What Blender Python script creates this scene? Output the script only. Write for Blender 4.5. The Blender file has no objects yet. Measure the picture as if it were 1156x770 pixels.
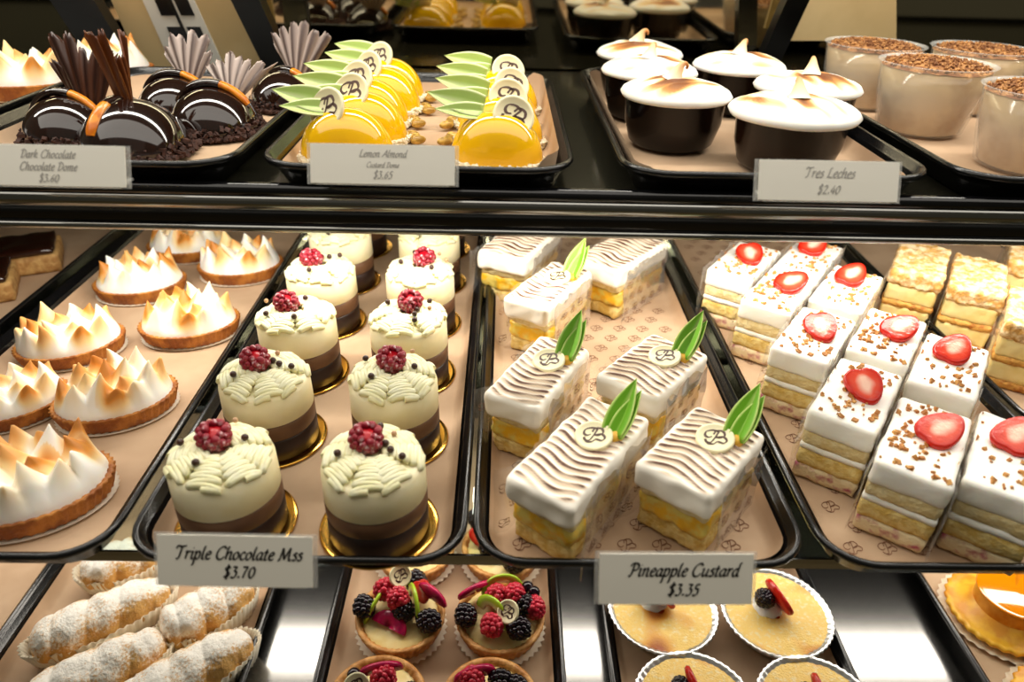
import bpy, math, random
import numpy as np
from math import sin, cos, pi, radians, sqrt, exp, atan2
from mathutils import Vector, Matrix, noise
# Pastry case. Geometry is written in millimetres around the viewer's eye (x right, y away, z up), CZ above the ground.
S = 0.001
CZ = 1485.0
COL = bpy.context.scene.collection
RNG = random.Random(7)

# ------------------------------------------------------------------ viewpoint
FPX, PITCH, YAW, ROLL = 800.0, radians(31.1), radians(1.1), radians(1.5)
_F = Vector((sin(YAW)*cos(PITCH), cos(YAW)*cos(PITCH), -sin(PITCH)))
_R = Vector((cos(YAW), -sin(YAW), 0)); _U = _R.cross(_F)
_R2 = _R*cos(ROLL) + _U*sin(ROLL); _U2 = _U*cos(ROLL) - _R*sin(ROLL)
def at(px, py, z):
    """photo pixel -> (x, y) in mm on the horizontal level z"""
    d = _F + _R2*((px-578)/FPX) + _U2*((385-py)/FPX)
    k = z/d.z
    return d.x*k, d.y*k
cd = bpy.data.cameras.new('camera'); cam = bpy.data.objects.new('camera', cd); COL.objects.link(cam)
cd.sensor_width = 36; cd.lens = FPX/1156*36; cd.clip_start = 0.01
cd.dof.use_dof = True; cd.dof.focus_distance = 0.56; cd.dof.aperture_fstop = 5.0
cam.matrix_world = Matrix(((_R2.x, _U2.x, -_F.x, 0), (_R2.y, _U2.y, -_F.y, 0), (_R2.z, _U2.z, -_F.z, CZ*S), (0, 0, 0, 1)))
bpy.context.scene.camera = cam

# ------------------------------------------------------------------ materials
def lin(h):
    h = h.lstrip('#'); v = [int(h[i:i+2], 16)/255 for i in (0, 2, 4)]
    return tuple(c/12.92 if c <= .04045 else ((c+.055)/1.055)**2.4 for c in v) + (1,)
MATS = {}
def mat(name, col, rough=.5, col2=None, scale=80, lo=.42, hi=.6, bump=0, bscale=300, wcol=None, wlo=0., whi=1., sss=0, detail=4, stretch=None, **kw):
    m = bpy.data.materials.new(name); m.use_nodes = True; MATS[name] = m
    nt = m.node_tree; N = nt.nodes; L = nt.links; p = N['Principled BSDF']
    p.inputs['Roughness'].default_value = rough
    for k, v in kw.items():
        p.inputs[{'metal': 'Metallic', 'coat': 'Coat Weight', 'coat_rough': 'Coat Roughness', 'trans': 'Transmission Weight', 'ior': 'IOR', 'alpha': 'Alpha', 'spec': 'Specular IOR Level', 'sheen': 'Sheen Weight'}[k]].default_value = v
    tc = N.new('ShaderNodeTexCoord'); src = tc.outputs['Object']
    if stretch:
        mp = N.new('ShaderNodeMapping'); mp.inputs['Scale'].default_value = stretch
        L.new(src, mp.inputs['Vector']); src = mp.outputs['Vector']
    rgb = N.new('ShaderNodeRGB'); rgb.outputs[0].default_value = lin(col); out = rgb.outputs[0]
    def mix(fac, a, c2):
        x = N.new('ShaderNodeMix'); x.data_type = 'RGBA'
        L.new(fac, x.inputs[0]); L.new(a, x.inputs[6]); x.inputs[7].default_value = lin(c2); return x.outputs[2]
    def ramp(f, a, b):
        r = N.new('ShaderNodeMapRange'); r.inputs[1].default_value = a; r.inputs[2].default_value = b; L.new(f, r.inputs[0]); return r.outputs[0]
    if col2:
        n = N.new('ShaderNodeTexNoise'); n.inputs['Scale'].default_value = scale; n.inputs['Detail'].default_value = detail
        L.new(src, n.inputs['Vector']); out = mix(ramp(n.outputs[0], lo, hi), out, col2)
    if wcol:
        a = N.new('ShaderNodeAttribute'); a.attribute_name = 'w'
        cols = wcol if isinstance(wcol, (list, tuple)) else [wcol]
        for i, c in enumerate(cols):
            k = len(cols); span = (whi-wlo)/k
            out = mix(ramp(a.outputs['Fac'], wlo+span*i, wlo+span*(i+1)), out, c)
    L.new(out, p.inputs['Base Color'])
    if sss:
        p.inputs['Subsurface Weight'].default_value = sss; p.inputs['Subsurface Radius'].default_value = (1, .7, .45); p.inputs['Subsurface Scale'].default_value = .004
    if bump:
        n = N.new('ShaderNodeTexNoise'); n.inputs['Scale'].default_value = bscale; n.inputs['Detail'].default_value = 5
        L.new(src, n.inputs['Vector'])
        b = N.new('ShaderNodeBump'); b.inputs['Strength'].default_value = bump; b.inputs['Distance'].default_value = .002
        L.new(n.outputs[0], b.inputs['Height']); L.new(b.outputs[0], p.inputs['Normal'])
    return m
mat('tray_black', '#0b0b0c', .22, bump=.08, bscale=500)
mat('paper', '#bfa284', .8, col2='#b09274', scale=12, bump=.12, bscale=60)
mat('paper_print', '#7d553c', .8)
mat('steel', '#8d8c8a', .17, metal=1, bump=.04, bscale=40, stretch=(1, .05, 1))
mat('chrome', '#8e8d8a', .14, metal=1)
mat('rail_black', '#08080a', .12)
mat('shelf_black', '#1f1e17', .14)
mat('white_card', '#f6f2e6', .5)
mat('clear_plastic', '#f2f2ee', .08, alpha=.25)
mat('ink', '#2c2a28', .6)
mat('ink_pale', '#b4b0aa', .6)
mat('board', '#d9bf8c', .6, col2='#cbb07d', scale=10)
mat('board_white', '#e8e6dc', .4)
mat('frame_black', '#0c0c0d', .3)
mat('meringue', '#fdfaf2', .5, wcol=['#f6d79c', '#dd9238', '#8a4a17'], wlo=.05, whi=1.0, sss=.25)
mat('meringue_lid', '#fdfaf2', .5, wcol=['#f7dcae', '#cf8e4d', '#6e3a18'], wlo=.05, whi=1.0, sss=.2)
mat('crust', '#8f4f18', .6, col2='#bd7a2e', scale=60, bump=.5, bscale=400)
mat('tart_shell', '#b87a35', .5, col2='#dba35c', scale=90, bump=.4, bscale=400)
mat('doily', '#efe6d2', .7)
mat('choc_dark', '#1f0f09', .45, col2='#29140c', scale=60)
mat('choc_milk', '#60402a', .5, col2='#6b4a31', scale=60)
mat('cream_white', '#ecdfb0', .5, col2='#f2e7c2', scale=40, sss=.2)
mat('cream_piped', '#ece4b2', .45, col2='#f3edc6', scale=80, sss=.25)
mat('gold', '#dca94a', .16, metal=1)
mat('raspberry', '#b3132c', .28, col2='#cf2a44', scale=260, sss=.15)
mat('raspberry_dusted', '#8e0f26', .45, col2='#f0d5d8', scale=230, lo=.55, hi=.72)
mat('raspberry_core', '#b80a1c', .3)
mat('blackberry', '#0d0710', .14, col2='#1c0b18', scale=200)
mat('pearl_choc', '#3b2014', .3)
mat('pearl_pale', '#b8906a', .4)
mat('sponge', '#ead28a', .8, col2='#d8b45c', scale=140, bump=.8, bscale=420)
mat('sponge_pale', '#efe0b0', .8, col2='#e0c88c', scale=140, bump=.7, bscale=420)
mat('pineapple', '#efb828', .3, col2='#e6cf6a', scale=110, bump=.7, bscale=160)
mat('berry_layer', '#e2cfa5', .6, col2='#b0566a', scale=110, lo=.5, hi=.66, bump=.6, bscale=300)
mat('whip', '#fbf8ee', .5, sss=.2, bump=.25, bscale=180)
mat('white_choc', '#efe6bd', .4)
mat('logo_brown', '#4f3527', .5)
mat('leaf_pine', '#6fae22', .4, wcol='#c9dd7a')
mat('leaf_pale', '#b3cf72', .4, wcol='#eef0c0')
mat('leaf_root', '#e7b13a', .5)
mat('strawberry', '#c42010', .22, wcol=['#dd4f37', '#f4c6b0'], wlo=.05, whi=.85, bump=.3, bscale=300)
mat('crumb', '#a86a2c', .7, col2='#d09a55', scale=200)
mat('puff', '#d9a34e', .6, col2='#b06c26', scale=170, bump=1., bscale=260)
mat('puff_top', '#cf9c50', .7, col2='#ecd6ac', scale=130, bump=1., bscale=240)
mat('pastry_cream', '#f0dc9c', .5, col2='#e6cd82', scale=50, sss=.15)
mat('choc_glaze', '#1d0d08', .1, coat=1, coat_rough=.04)
mat('choc_plume', '#2a130b', .3, wcol='#4e2c1c')
mat('choc_plume_silver', '#4d3d39', .35, wcol='#b09f96')
mat('choc_plume_amber', '#4a230d', .25, wcol='#6b3713')
mat('peel', '#e08a1a', .25, col2='#c4680c', scale=120)
mat('cookie_dark', '#2e160d', .8, col2='#46261a', scale=300)
mat('lemon_glaze', '#f2bd02', .12, coat=1, coat_rough=.06)
mat('coconut', '#f6eed4', .8, bump=.6, bscale=500)
mat('nut', '#a07a2c', .35, col2='#d8b45a', scale=220)
mat('pistachio', '#6b6a1c', .5)
mat('cup_dark', '#0d0603', .2, coat=.12, coat_rough=.05, spec=.25, col2='#1a0c05', scale=25)
mat('cup_rim_plastic', '#5c3b18', .08, coat=1)
mat('tiramisu', '#cbb083', .15, col2='#a07c4e', scale=28, lo=.45, hi=.7, coat=.6, coat_rough=.1)
mat('cocoa', '#7a4a26', .85, col2='#bd8850', scale=120, bump=1., bscale=300)
mat('horn', '#d29a48', .6, wcol='#f6f1e6', col2='#b9752a', scale=110, bump=.7, bscale=260)
mat('paper_cup', '#efe5cf', .75)
mat('custard', '#f4cd6a', .3, col2='#f7e2a6', scale=260, lo=.52, hi=.7, bump=.5, bscale=500, wcol=['#e3a23a', '#a9571a'], wlo=.2, whi=1.)
mat('foil', '#ececec', .34, metal=1, bump=.3, bscale=150)
mat('caramel', '#8c3a0e', .2)
mat('kiwi', '#a9c832', .2, wcol='#e4ecb4')
mat('dragonfruit', '#c4134f', .25, col2='#9d0f45', scale=120)
mat('flan_crust', '#eab32e', .45, col2='#d8911c', scale=60, bump=.2, bscale=200)
mat('flan_top', '#f08d08', .08, coat=1, coat_rough=.03)
mat('flan_side', '#c9741c', .3, col2='#e3a348', scale=50)
mat('slice_glaze', '#2c150c', .15, coat=.6)
mat('slice_base', '#a97a42', .7, col2='#c9a062', scale=120, bump=.4, bscale=300)

# sugar-dusted horn: white speckle breaks up with noise
def _sugar():
    m = MATS['horn']; nt = m.node_tree; N = nt.nodes; L = nt.links; p = N['Principled BSDF']
    old = p.inputs['Base Color'].links[0].from_socket
    tc = N.new('ShaderNodeTexCoord'); a = N.new('ShaderNodeAttribute'); a.attribute_name = 'w'
    n = N.new('ShaderNodeTexNoise'); n.inputs['Scale'].default_value = 420; n.inputs['Detail'].default_value = 6; n.inputs['Roughness'].default_value = .75
    L.new(tc.outputs['Object'], n.inputs['Vector'])
    ad = N.new('ShaderNodeMath'); ad.operation = 'ADD'; L.new(a.outputs['Fac'], ad.inputs[0]); L.new(n.outputs[0], ad.inputs[1])
    r = N.new('ShaderNodeMapRange'); r.inputs[1].default_value = .98; r.inputs[2].default_value = 1.16; L.new(ad.outputs[0], r.inputs[0])
    x = N.new('ShaderNodeMix'); x.data_type = 'RGBA'; L.new(r.outputs[0], x.inputs[0])
    for l in list(p.inputs['Base Color'].links): L.remove(l)
    for nd in N:
        if nd.type == 'TEX_NOISE' and nd.inputs['Scale'].default_value == 110: base = nd
    br = N.new('ShaderNodeValToRGB'); br.color_ramp.elements[0].color = lin('#c98a38'); br.color_ramp.elements[1].color = lin('#e6bd74')
    L.new(base.outputs[0], br.inputs[0]); L.new(br.outputs[0], x.inputs[6]); x.inputs[7].default_value = lin('#f7f3ea'); L.new(x.outputs[2], p.inputs['Base Color'])
_sugar()
# torched cream slab: wavy brown scorch lines on the ridges of the combed top
def _scorch():
    m = bpy.data.materials.new('scorched_cream'); m.use_nodes = True; MATS['scorched_cream'] = m
    nt = m.node_tree; N = nt.nodes; L = nt.links; p = N['Principled BSDF']; p.inputs['Roughness'].default_value = .5
    a = N.new('ShaderNodeAttribute'); a.attribute_name = 'w'
    x = N.new('ShaderNodeMix'); x.data_type = 'RGBA'; x.inputs[6].default_value = lin('#f8f1e4'); x.inputs[7].default_value = lin('#f0d9be')
    r = N.new('ShaderNodeMapRange'); r.inputs[1].default_value = .2; r.inputs[2].default_value = .6; L.new(a.outputs['Fac'], r.inputs[0]); L.new(r.outputs[0], x.inputs[0])
    y = N.new('ShaderNodeMix'); y.data_type = 'RGBA'; y.inputs[7].default_value = lin('#5a3320'); L.new(x.outputs[2], y.inputs[6])
    r2 = N.new('ShaderNodeMapRange'); r2.inputs[1].default_value = .68; r2.inputs[2].default_value = .95; L.new(a.outputs['Fac'], r2.inputs[0]); L.new(r2.outputs[0], y.inputs[0])
    L.new(y.outputs[2], p.inputs['Base Color'])
_scorch()
def _film():
    m = bpy.data.materials.new('film'); m.use_nodes = True; MATS['film'] = m
    nt = m.node_tree; N = nt.nodes; L = nt.links; N.remove(N['Principled BSDF'])
    t = N.new('ShaderNodeBsdfTransparent'); g = N.new('ShaderNodeBsdfGlossy'); g.inputs['Roughness'].default_value = .12
    t.inputs[0].default_value = (.97, .96, .94, 1)
    f = N.new('ShaderNodeFresnel'); f.inputs[0].default_value = 1.3
    ml = N.new('ShaderNodeMath'); ml.operation = 'MULTIPLY_ADD'; ml.inputs[1].default_value = .6; ml.inputs[2].default_value = .035; L.new(f.outputs[0], ml.inputs[0])
    x = N.new('ShaderNodeMixShader'); L.new(ml.outputs[0], x.inputs[0]); L.new(t.outputs[0], x.inputs[1]); L.new(g.outputs[0], x.inputs[2])
    hz = N.new('ShaderNodeBsdfDiffuse'); hz.inputs[0].default_value = (.9, .88, .84, 1); x2 = N.new('ShaderNodeMixShader'); x2.inputs[0].default_value = .09; L.new(x.outputs[0], x2.inputs[1]); L.new(hz.outputs[0], x2.inputs[2]); hz.name = 'haze'; x2.name = 'hazemix'
    L.new(x2.outputs[0], N['Material Output'].inputs[0])
    m2 = m.copy(); m2.name = 'shelf_glass'; MATS['shelf_glass'] = m2
    m2.node_tree.nodes['Transparent BSDF'].inputs[0].default_value = (.86, .92, .89, 1)
    m2.node_tree.nodes['hazemix'].inputs[0].default_value = 0
    m2.node_tree.nodes['Glossy BSDF'].inputs['Roughness'].default_value = .03
_film()
mat('mirror', '#aaa28a', .04, metal=1)

# ------------------------------------------------------------------ mesh helpers
FOOD = {'tart', 'mousse cake', 'cake', 'pastry', 'chocolate dessert', 'lemon dessert', 'dessert cup', 'custard tart'}   # these rest flat on their paper
class MB:
    def __init__(s): s.v = []; s.f = []; s.m = []; s.w = []
    def add(s, vs, fs, mi=0, ws=None):
        o = len(s.v); s.v += [tuple(v) for v in vs]; s.f += [tuple(i+o for i in f) for f in fs]; s.m += [mi]*len(fs)
        s.w += list(ws) if ws is not None else [0.]*len(vs); return o
    def grid(s, P, cu=False, cv=False, mi=0, W=None, flip=False):
        nu, nv = len(P), len(P[0]); vs = [p for r in P for p in r]; fs = []
        for i in range(nu if cu else nu-1):
            for j in range(nv if cv else nv-1):
                a, b = i*nv+j, ((i+1) % nu)*nv+j; c, d = ((i+1) % nu)*nv+(j+1) % nv, i*nv+(j+1) % nv
                fs.append((a, d, c, b) if flip else (a, b, c, d))
        s.add(vs, fs, mi, [w for r in W for w in r] if W else None)
    def box(s, c, d, mi=0):
        x, y, z = c; a, b, h = d[0]/2, d[1]/2, d[2]/2
        s.add([(x+i*a, y+j*b, z+k*h) for i in (-1, 1) for j in (-1, 1) for k in (-1, 1)],
              [(0, 1, 3, 2), (4, 6, 7, 5), (0, 4, 5, 1), (2, 3, 7, 6), (0, 2, 6, 4), (1, 5, 7, 3)], mi)
    def rbox(s, c, d, r=2, seg=6, amp=0., nf=.08, mi=0, seed=0, wf=None, zf=None):
        n = [max(2, int(k/seg)) for k in d]; h = [k/2 for k in d]; idx = {}; vs = []; ws = []; fs = []
        def V(i, j, k):
            key = (i, j, k)
            if key in idx: return idx[key]
            p = [(-1+2*t/m)*hh for t, m, hh in zip(key, n, h)]
            q = [max(-hh+r, min(hh-r, t)) for t, hh in zip(p, h)]
            dl = Vector([a-b for a, b in zip(p, q)])
            if dl.length > 1e-6: dl = dl.normalized()*r
            p = Vector(q)+dl
            if amp:
                nn = noise.noise_vector(Vector(p)*nf+Vector((seed*7.3, seed*3.1, 0))); p = p+nn*amp
            if zf and k == n[2]: p.z += zf(p.x, p.y)
            w = wf(p.x, p.y, k == n[2]) if wf else 0
            idx[key] = len(vs); vs.append((p.x+c[0], p.y+c[1], p.z+c[2])); ws.append(w); return idx[key]
        a, b, e = n
        for i in range(a):
            for j in range(b):
                fs.append((V(i, j, e), V(i+1, j, e), V(i+1, j+1, e), V(i, j+1, e))); fs.append((V(i, j, 0), V(i, j+1, 0), V(i+1, j+1, 0), V(i+1, j, 0)))
        for i in range(a):
            for k in range(e):
                fs.append((V(i, 0, k), V(i+1, 0, k), V(i+1, 0, k+1), V(i, 0, k+1))); fs.append((V(i, b, k), V(i, b, k+1), V(i+1, b, k+1), V(i+1, b, k)))
        for j in range(b):
            for k in range(e):
                fs.append((V(0, j, k), V(0, j, k+1), V(0, j+1, k+1), V(0, j+1, k))); fs.append((V(a, j, k), V(a, j+1, k), V(a, j+1, k+1), V(a, j, k+1)))
        s.add(vs, fs, mi, ws)
    def lathe(s, prof, n=40, c=(0, 0, 0), mi=0, sx=1, sy=1, rf=None, wf=None):
        P = []; W = []
        for r, z in prof:
            row = []; wr = []
            for i in range(n):
                t = 2*pi*i/n; k = r*(rf(t, r, z) if rf else 1)
                row.append((c[0]+k*cos(t)*sx, c[1]+k*sin(t)*sy, c[2]+z)); wr.append(wf(t, r, z) if wf else 0)
            P.append(row); W.append(wr)
        s.grid(P, cv=True, mi=mi, W=W, flip=True)
    def tube(s, path, rad, n=8, mi=0, caps=True, rf=None, flat=1.0, wf=None):
        path = [Vector(p) for p in path]; P = []; W = []; up = Vector((0, 0, 1)); N0 = None
        for i, p in enumerate(path):
            t = (path[min(i+1, len(path)-1)]-path[max(i-1, 0)]).normalized()
            if N0 is None:
                a = up if abs(t.z) < .9 else Vector((1, 0, 0)); N0 = (a-t*a.dot(t)).normalized()
            else: N0 = (N0-t*N0.dot(t)).normalized()
            B = t.cross(N0); r = rad[i] if isinstance(rad, (list, tuple)) else rad
            row = []; wr = []
            for j in range(n):
                th = 2*pi*j/n; k = r*(rf(i, th) if rf else 1)
                q = p+N0*(cos(th)*k*flat)+B*(sin(th)*k); row.append(tuple(q)); wr.append(wf(i, q) if wf else 0)
            P.append(row); W.append(wr)
        s.grid(P, cv=True, mi=mi, W=W)
        if caps:
            for row, i, sg in ((P[0], 0, 1), (P[-1], len(path)-1, -1)):
                o = len(s.v); k = len(row); s.v += row+[tuple(path[i])]; s.w += [0]*(k+1)
                for j in range(k):
                    s.f.append((o+k, o+(j+1) % k, o+j)[::sg]); s.m.append(mi)
    def sphere(s, c, r, nu=10, nv=6, mi=0, rot=None):
        r = (r, r, r) if not isinstance(r, (tuple, list)) else r
        top = []; vs = []; fs = []
        for i in range(1, nv):
            ph = pi*i/nv
            for j in range(nu):
                t = 2*pi*j/nu; vs.append(Vector((sin(ph)*cos(t)*r[0], sin(ph)*sin(t)*r[1], cos(ph)*r[2])))
        vs += [Vector((0, 0, r[2])), Vector((0, 0, -r[2]))]; a, b = len(vs)-2, len(vs)-1
        for i in range(nv-2):
            for j in range(nu):
                k = (j+1) % nu; fs.append((i*nu+j, (i+1)*nu+j, (i+1)*nu+k, i*nu+k))
        for j in range(nu):
            k = (j+1) % nu; fs.append((a, j, k)); fs.append((b, (nv-2)*nu+k, (nv-2)*nu+j))
        if rot: vs = [rot @ v for v in vs]
        s.add([v+Vector(c) for v in vs], fs, mi)
    def disc(s, c, r, n=32, mi=0, sx=1, sy=1, w=0):
        s.add([tuple(c)]+[(c[0]+r*cos(2*pi*i/n)*sx, c[1]+r*sin(2*pi*i/n)*sy, c[2]) for i in range(n)], [(0, 1+i, 1+(i+1) % n) for i in range(n)], mi, [w]*(n+1))
    def bits(s, pts, size, rng, mi=0):
        for p in pts:
            k = size*(.5+rng.random()); R = Matrix.Rotation(rng.random()*6, 3, Vector((rng.random()-.5, rng.random()-.5, rng.random()+.01)).normalized())
            vs = [R @ Vector((i*k*(.6+.4*rng.random()), j*k*(.5+.4*rng.random()), l*k*.5)) for i in (-.5, .5) for j in (-.5, .5) for l in (-.5, .5)]
            s.add([v+Vector(p) for v in vs], [(0, 1, 3, 2), (4, 6, 7, 5), (0, 4, 5, 1), (2, 3, 7, 6), (0, 2, 6, 4), (1, 5, 7, 3)], mi)
    def move(s, M, start=0):
        for i in range(start, len(s.v)): s.v[i] = tuple(M @ Vector(s.v[i]))
    def build(s, name, mats, parent=None, smooth=True, loc=None, rot=None, label=None, stuff=False):
        if parent is not None and parent.get('category') in FOOD: s.v = [(x, y, max(z, .35)) for x, y, z in s.v]
        me = bpy.data.meshes.new(name); me.from_pydata([(x*S, y*S, z*S) for x, y, z in s.v], [], s.f)
        for k in ([mats] if isinstance(mats, str) else mats): me.materials.append(MATS[k])
        me.polygons.foreach_set('material_index', s.m); me.polygons.foreach_set('use_smooth', [smooth]*len(s.f))
        if any(s.w):
            a = me.attributes.new('w', 'FLOAT', 'POINT'); a.data.foreach_set('value', s.w)
        me.update(); o = bpy.data.objects.new(name, me); COL.objects.link(o)
        if parent: o.parent = parent
        if loc: o.location = Vector(loc)*S
        if rot: o.rotation_euler = rot
        if label: o['label'] = label
        if stuff: o['kind'] = 'stuff'
        return o
def T(x, y, z): return Matrix.Translation((x, y, z))
def Rx(a): return Matrix.Rotation(a, 4, 'X')
def Ry(a): return Matrix.Rotation(a, 4, 'Y')
def Rz(a): return Matrix.Rotation(a, 4, 'Z')
def world(x, y, z): return Vector((x*S, y*S, (z+CZ)*S))
def tag(o, label, cat, group=None):
    o['label'] = label; o['category'] = cat
    if group: o['group'] = group
    return o
def root(name, cat, group=None):
    o = bpy.data.objects.new(name, None); COL.objects.link(o); o.empty_display_size = .02; o['category'] = cat
    if group: o['group'] = group
    return o
USED = set()
def place(proto, x, y, z, rz, label, scale=1.0, tilt=None, drop=()):
    """the first placing moves the thing itself, later ones copy it with all its parts"""
    if proto.name not in USED: USED.add(proto.name); o = proto
    else:
        o = proto.copy(); COL.objects.link(o)
        for ch in list(proto.children):
            if any(ch.name.startswith(d) for d in drop): continue
            c = ch.copy(); COL.objects.link(c); c.parent = o
            for g in list(ch.children):
                e = g.copy(); COL.objects.link(e); e.parent = c
    o.location = world(x, y, z); o.rotation_euler = (tilt[0] if tilt else 0, tilt[1] if tilt else 0, rz); o.scale = (scale,)*3; o['label'] = label
    return o
def smooth(pts, k=6):
    out = []; n = len(pts); P = [Vector(p) for p in pts]
    for i in range(n-1):
        a, b, c, d = P[max(i-1, 0)], P[i], P[i+1], P[min(i+2, n-1)]
        for t in range(k):
            u = t/k; out.append(.5*((2*b)+(c-a)*u+(2*a-5*b+4*c-d)*u*u+(3*b-a-3*c+d)*u**3))
    return out+[P[-1]]
# ---------------------------------------------------------------- pen lettering
GL = {  # advance, pen strokes on an x-height of 1
 'a': (.95, [[(.78, .8), (.5, 1), (.15, .6), (.15, .15), (.4, .02), (.72, .5)], [(.82, 1), (.68, .3), (.75, .02), (.95, .15)]]),
 'b': (.9, [[(.2, 1.75), (.15, .3), (.3, .02), (.65, .2), (.7, .75), (.45, .95), (.2, .6)]]),
 'c': (.75, [[(.7, .82), (.45, 1), (.15, .6), (.18, .15), (.45, 0), (.72, .2)]]),
 'd': (.95, [[(.72, .8), (.45, 1), (.12, .6), (.15, .12), (.4, .02), (.7, .5)], [(1.0, 1.8), (.8, 1.6), (.68, .3), (.75, .02), (.95, .12)]]),
 'e': (.78, [[(.2, .5), (.6, .65), (.65, .92), (.42, 1), (.15, .6), (.2, .12), (.48, 0), (.72, .2)]]),
 'h': (.95, [[(.35, 1.75), (.2, 1.2), (.12, 0)], [(.15, .5), (.5, 1), (.72, .9), (.65, .2), (.75, 0), (.92, .12)]]),
 'i': (.5, [[(.08, .85), (.28, 1), (.2, .2), (.3, 0), (.46, .12)], [(.3, 1.42), (.34, 1.5)]]),
 'k': (.9, [[(.35, 1.75), (.2, 1.2), (.12, 0)], [(.15, .45), (.55, 1), (.6, .7), (.3, .5), (.55, .1), (.85, .1)]]),
 'l': (.5, [[(.4, 1.75), (.25, 1.3), (.16, .2), (.26, 0), (.44, .12)]]),
 'm': (1.4, [[(.05, .85), (.25, 1), (.15, 0)], [(.2, .6), (.5, 1), (.68, .9), (.58, 0)], [(.64, .6), (.92, 1), (1.12, .9), (1.04, .2), (1.12, 0), (1.32, .12)]]),
 'n': (1.0, [[(.05, .85), (.25, 1), (.15, 0)], [(.2, .55), (.52, 1), (.74, .9), (.66, .2), (.75, 0), (.95, .12)]]),
 'o': (.88, [[(.45, 1), (.15, .65), (.18, .12), (.42, 0), (.72, .35), (.7, .85), (.45, 1)]]),
 'p': (.92, [[(.05, .85), (.25, 1), (.12, 0), (.05, -.75), (-.1, -.75)], [(.2, .6), (.5, 1), (.75, .75), (.65, .15), (.4, 0), (.16, .15)]]),
 'r': (.7, [[(.05, .85), (.25, 1), (.15, 0)], [(.2, .55), (.45, .98), (.68, .92)]]),
 's': (.68, [[(.6, .88), (.4, 1), (.2, .8), (.5, .45), (.5, .12), (.25, 0), (.06, .12)]]),
 't': (.6, [[(.36, 1.45), (.2, .2), (.3, 0), (.52, .12)], [(.05, 1), (.55, 1.02)]]),
 'u': (1.0, [[(.05, .85), (.22, 1), (.16, .25), (.32, 0), (.68, .45)], [(.8, 1), (.68, .25), (.76, 0), (.96, .12)]]),
 'T': (1.25, [[(.05, 1.35), (.2, 1.7), (.7, 1.62), (1.3, 1.75)], [(.75, 1.62), (.62, .6), (.5, .05), (.2, .0)]]),
 'C': (1.25, [[(1.2, 1.4), (.95, 1.72), (.4, 1.4), (.15, .6), (.4, .02), (.85, .05), (1.15, .4)]]),
 'M': (1.75, [[(0, .05), (.2, .1), (.45, 1.65)], [(.45, 1.65), (.75, .1)], [(.75, .1), (1.35, 1.7)], [(1.35, 1.7), (1.35, .2), (1.5, 0), (1.68, .15)]]),
 'P': (1.15, [[(.5, 1.6), (.38, .5), (.25, .0), (.0, .02)], [(.05, 1.3), (.3, 1.68), (.85, 1.65), (1.1, 1.3), (.9, .85), (.45, .75)]]),
 'L': (1.1, [[(.75, 1.7), (.45, 1.5), (.35, .5), (.1, .05)], [(.1, .05), (.5, .1), (.8, .0), (1.05, .2)]]),
 'D': (1.3, [[(.5, 1.6), (.4, .5), (.25, .05)], [(.1, 1.5), (.7, 1.72), (1.2, 1.2), (1.1, .45), (.6, .0), (.2, .05)]]),
 'A': (1.3, [[(.0, .0), (.5, .8), (.95, 1.72)], [(.95, 1.72), (1.05, .5), (1.2, 0)], [(.35, .65), (1.05, .65)]]),
 '$': (.95, [[(.8, 1.35), (.5, 1.55), (.2, 1.25), (.5, .85), (.75, .5), (.5, .05), (.1, .2)], [(.5, 1.85), (.45, -.25)]]),
 '0': (.95, [[(.5, 1.55), (.18, 1.1), (.15, .4), (.42, 0), (.75, .45), (.8, 1.15), (.5, 1.55)]]),
 '2': (.95, [[(.2, 1.25), (.45, 1.55), (.75, 1.2), (.5, .6), (.12, .02)], [(.12, .02), (.8, .05)]]),
 '3': (.9, [[(.2, 1.5), (.72, 1.52)], [(.72, 1.52), (.4, .95)], [(.4, .95), (.72, .75), (.65, .2), (.35, 0), (.08, .12)]]),
 '4': (.95, [[(.62, 1.55), (.1, .5)], [(.1, .5), (.85, .52)], [(.7, 1.0), (.58, -.05)]]),
 '5': (.9, [[(.8, 1.55), (.35, 1.5)], [(.35, 1.5), (.25, .9)], [(.25, .9), (.65, .85), (.65, .25), (.35, 0), (.08, .1)]]),
 '6': (.9, [[(.75, 1.5), (.35, 1.1), (.15, .4), (.4, 0), (.72, .35), (.55, .8), (.2, .55)]]),
 '7': (.9, [[(.1, 1.5), (.8, 1.52)], [(.8, 1.52), (.45, .8), (.3, 0)]]),
 '.': (.5, [[(.12, .0), (.34, .22)], [(.12, .14), (.34, .08)]]), ' ': (.55, [])}
def pen(mb, pts, z, wide, thin, mi=0, ang=.7):
    """flat nib stroke lying in the XY plane"""
    P = pts if len(pts) > 30 else smooth([(x, y, 0) for x, y in pts], 5)
    nib = Vector((cos(ang), sin(ang), 0)); o = []; fs = []
    for i, p in enumerate(P):
        t = (P[min(i+1, len(P)-1)]-P[max(i-1, 0)]); t = t.normalized() if t.length else Vector((1, 0, 0))
        nrm = Vector((-t.y, t.x, 0)); w = (thin+(wide-thin)*abs(nrm.dot(nib)))/2
        o += [(p.x+nrm.x*w, p.y+nrm.y*w, z), (p.x-nrm.x*w, p.y-nrm.y*w, z)]
    for i in range(len(P)-1): fs.append((2*i, 2*i+1, 2*i+3, 2*i+2))
    mb.add(o, fs, mi)
def write(mb, text, cx, y, h, z, shear=.22, mi=0, weight=1.0):
    k = h/1.7; adv = sum(GL[c][0] for c in text)*k; x = cx-adv/2
    for c in text:
        for st in GL[c][1]:
            pen(mb, [(x+(px+py*shear)*k, y+py*k) for px, py in st], z, .24*k*weight, .1*k*weight, mi)
        x += GL[c][0]*k
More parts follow.
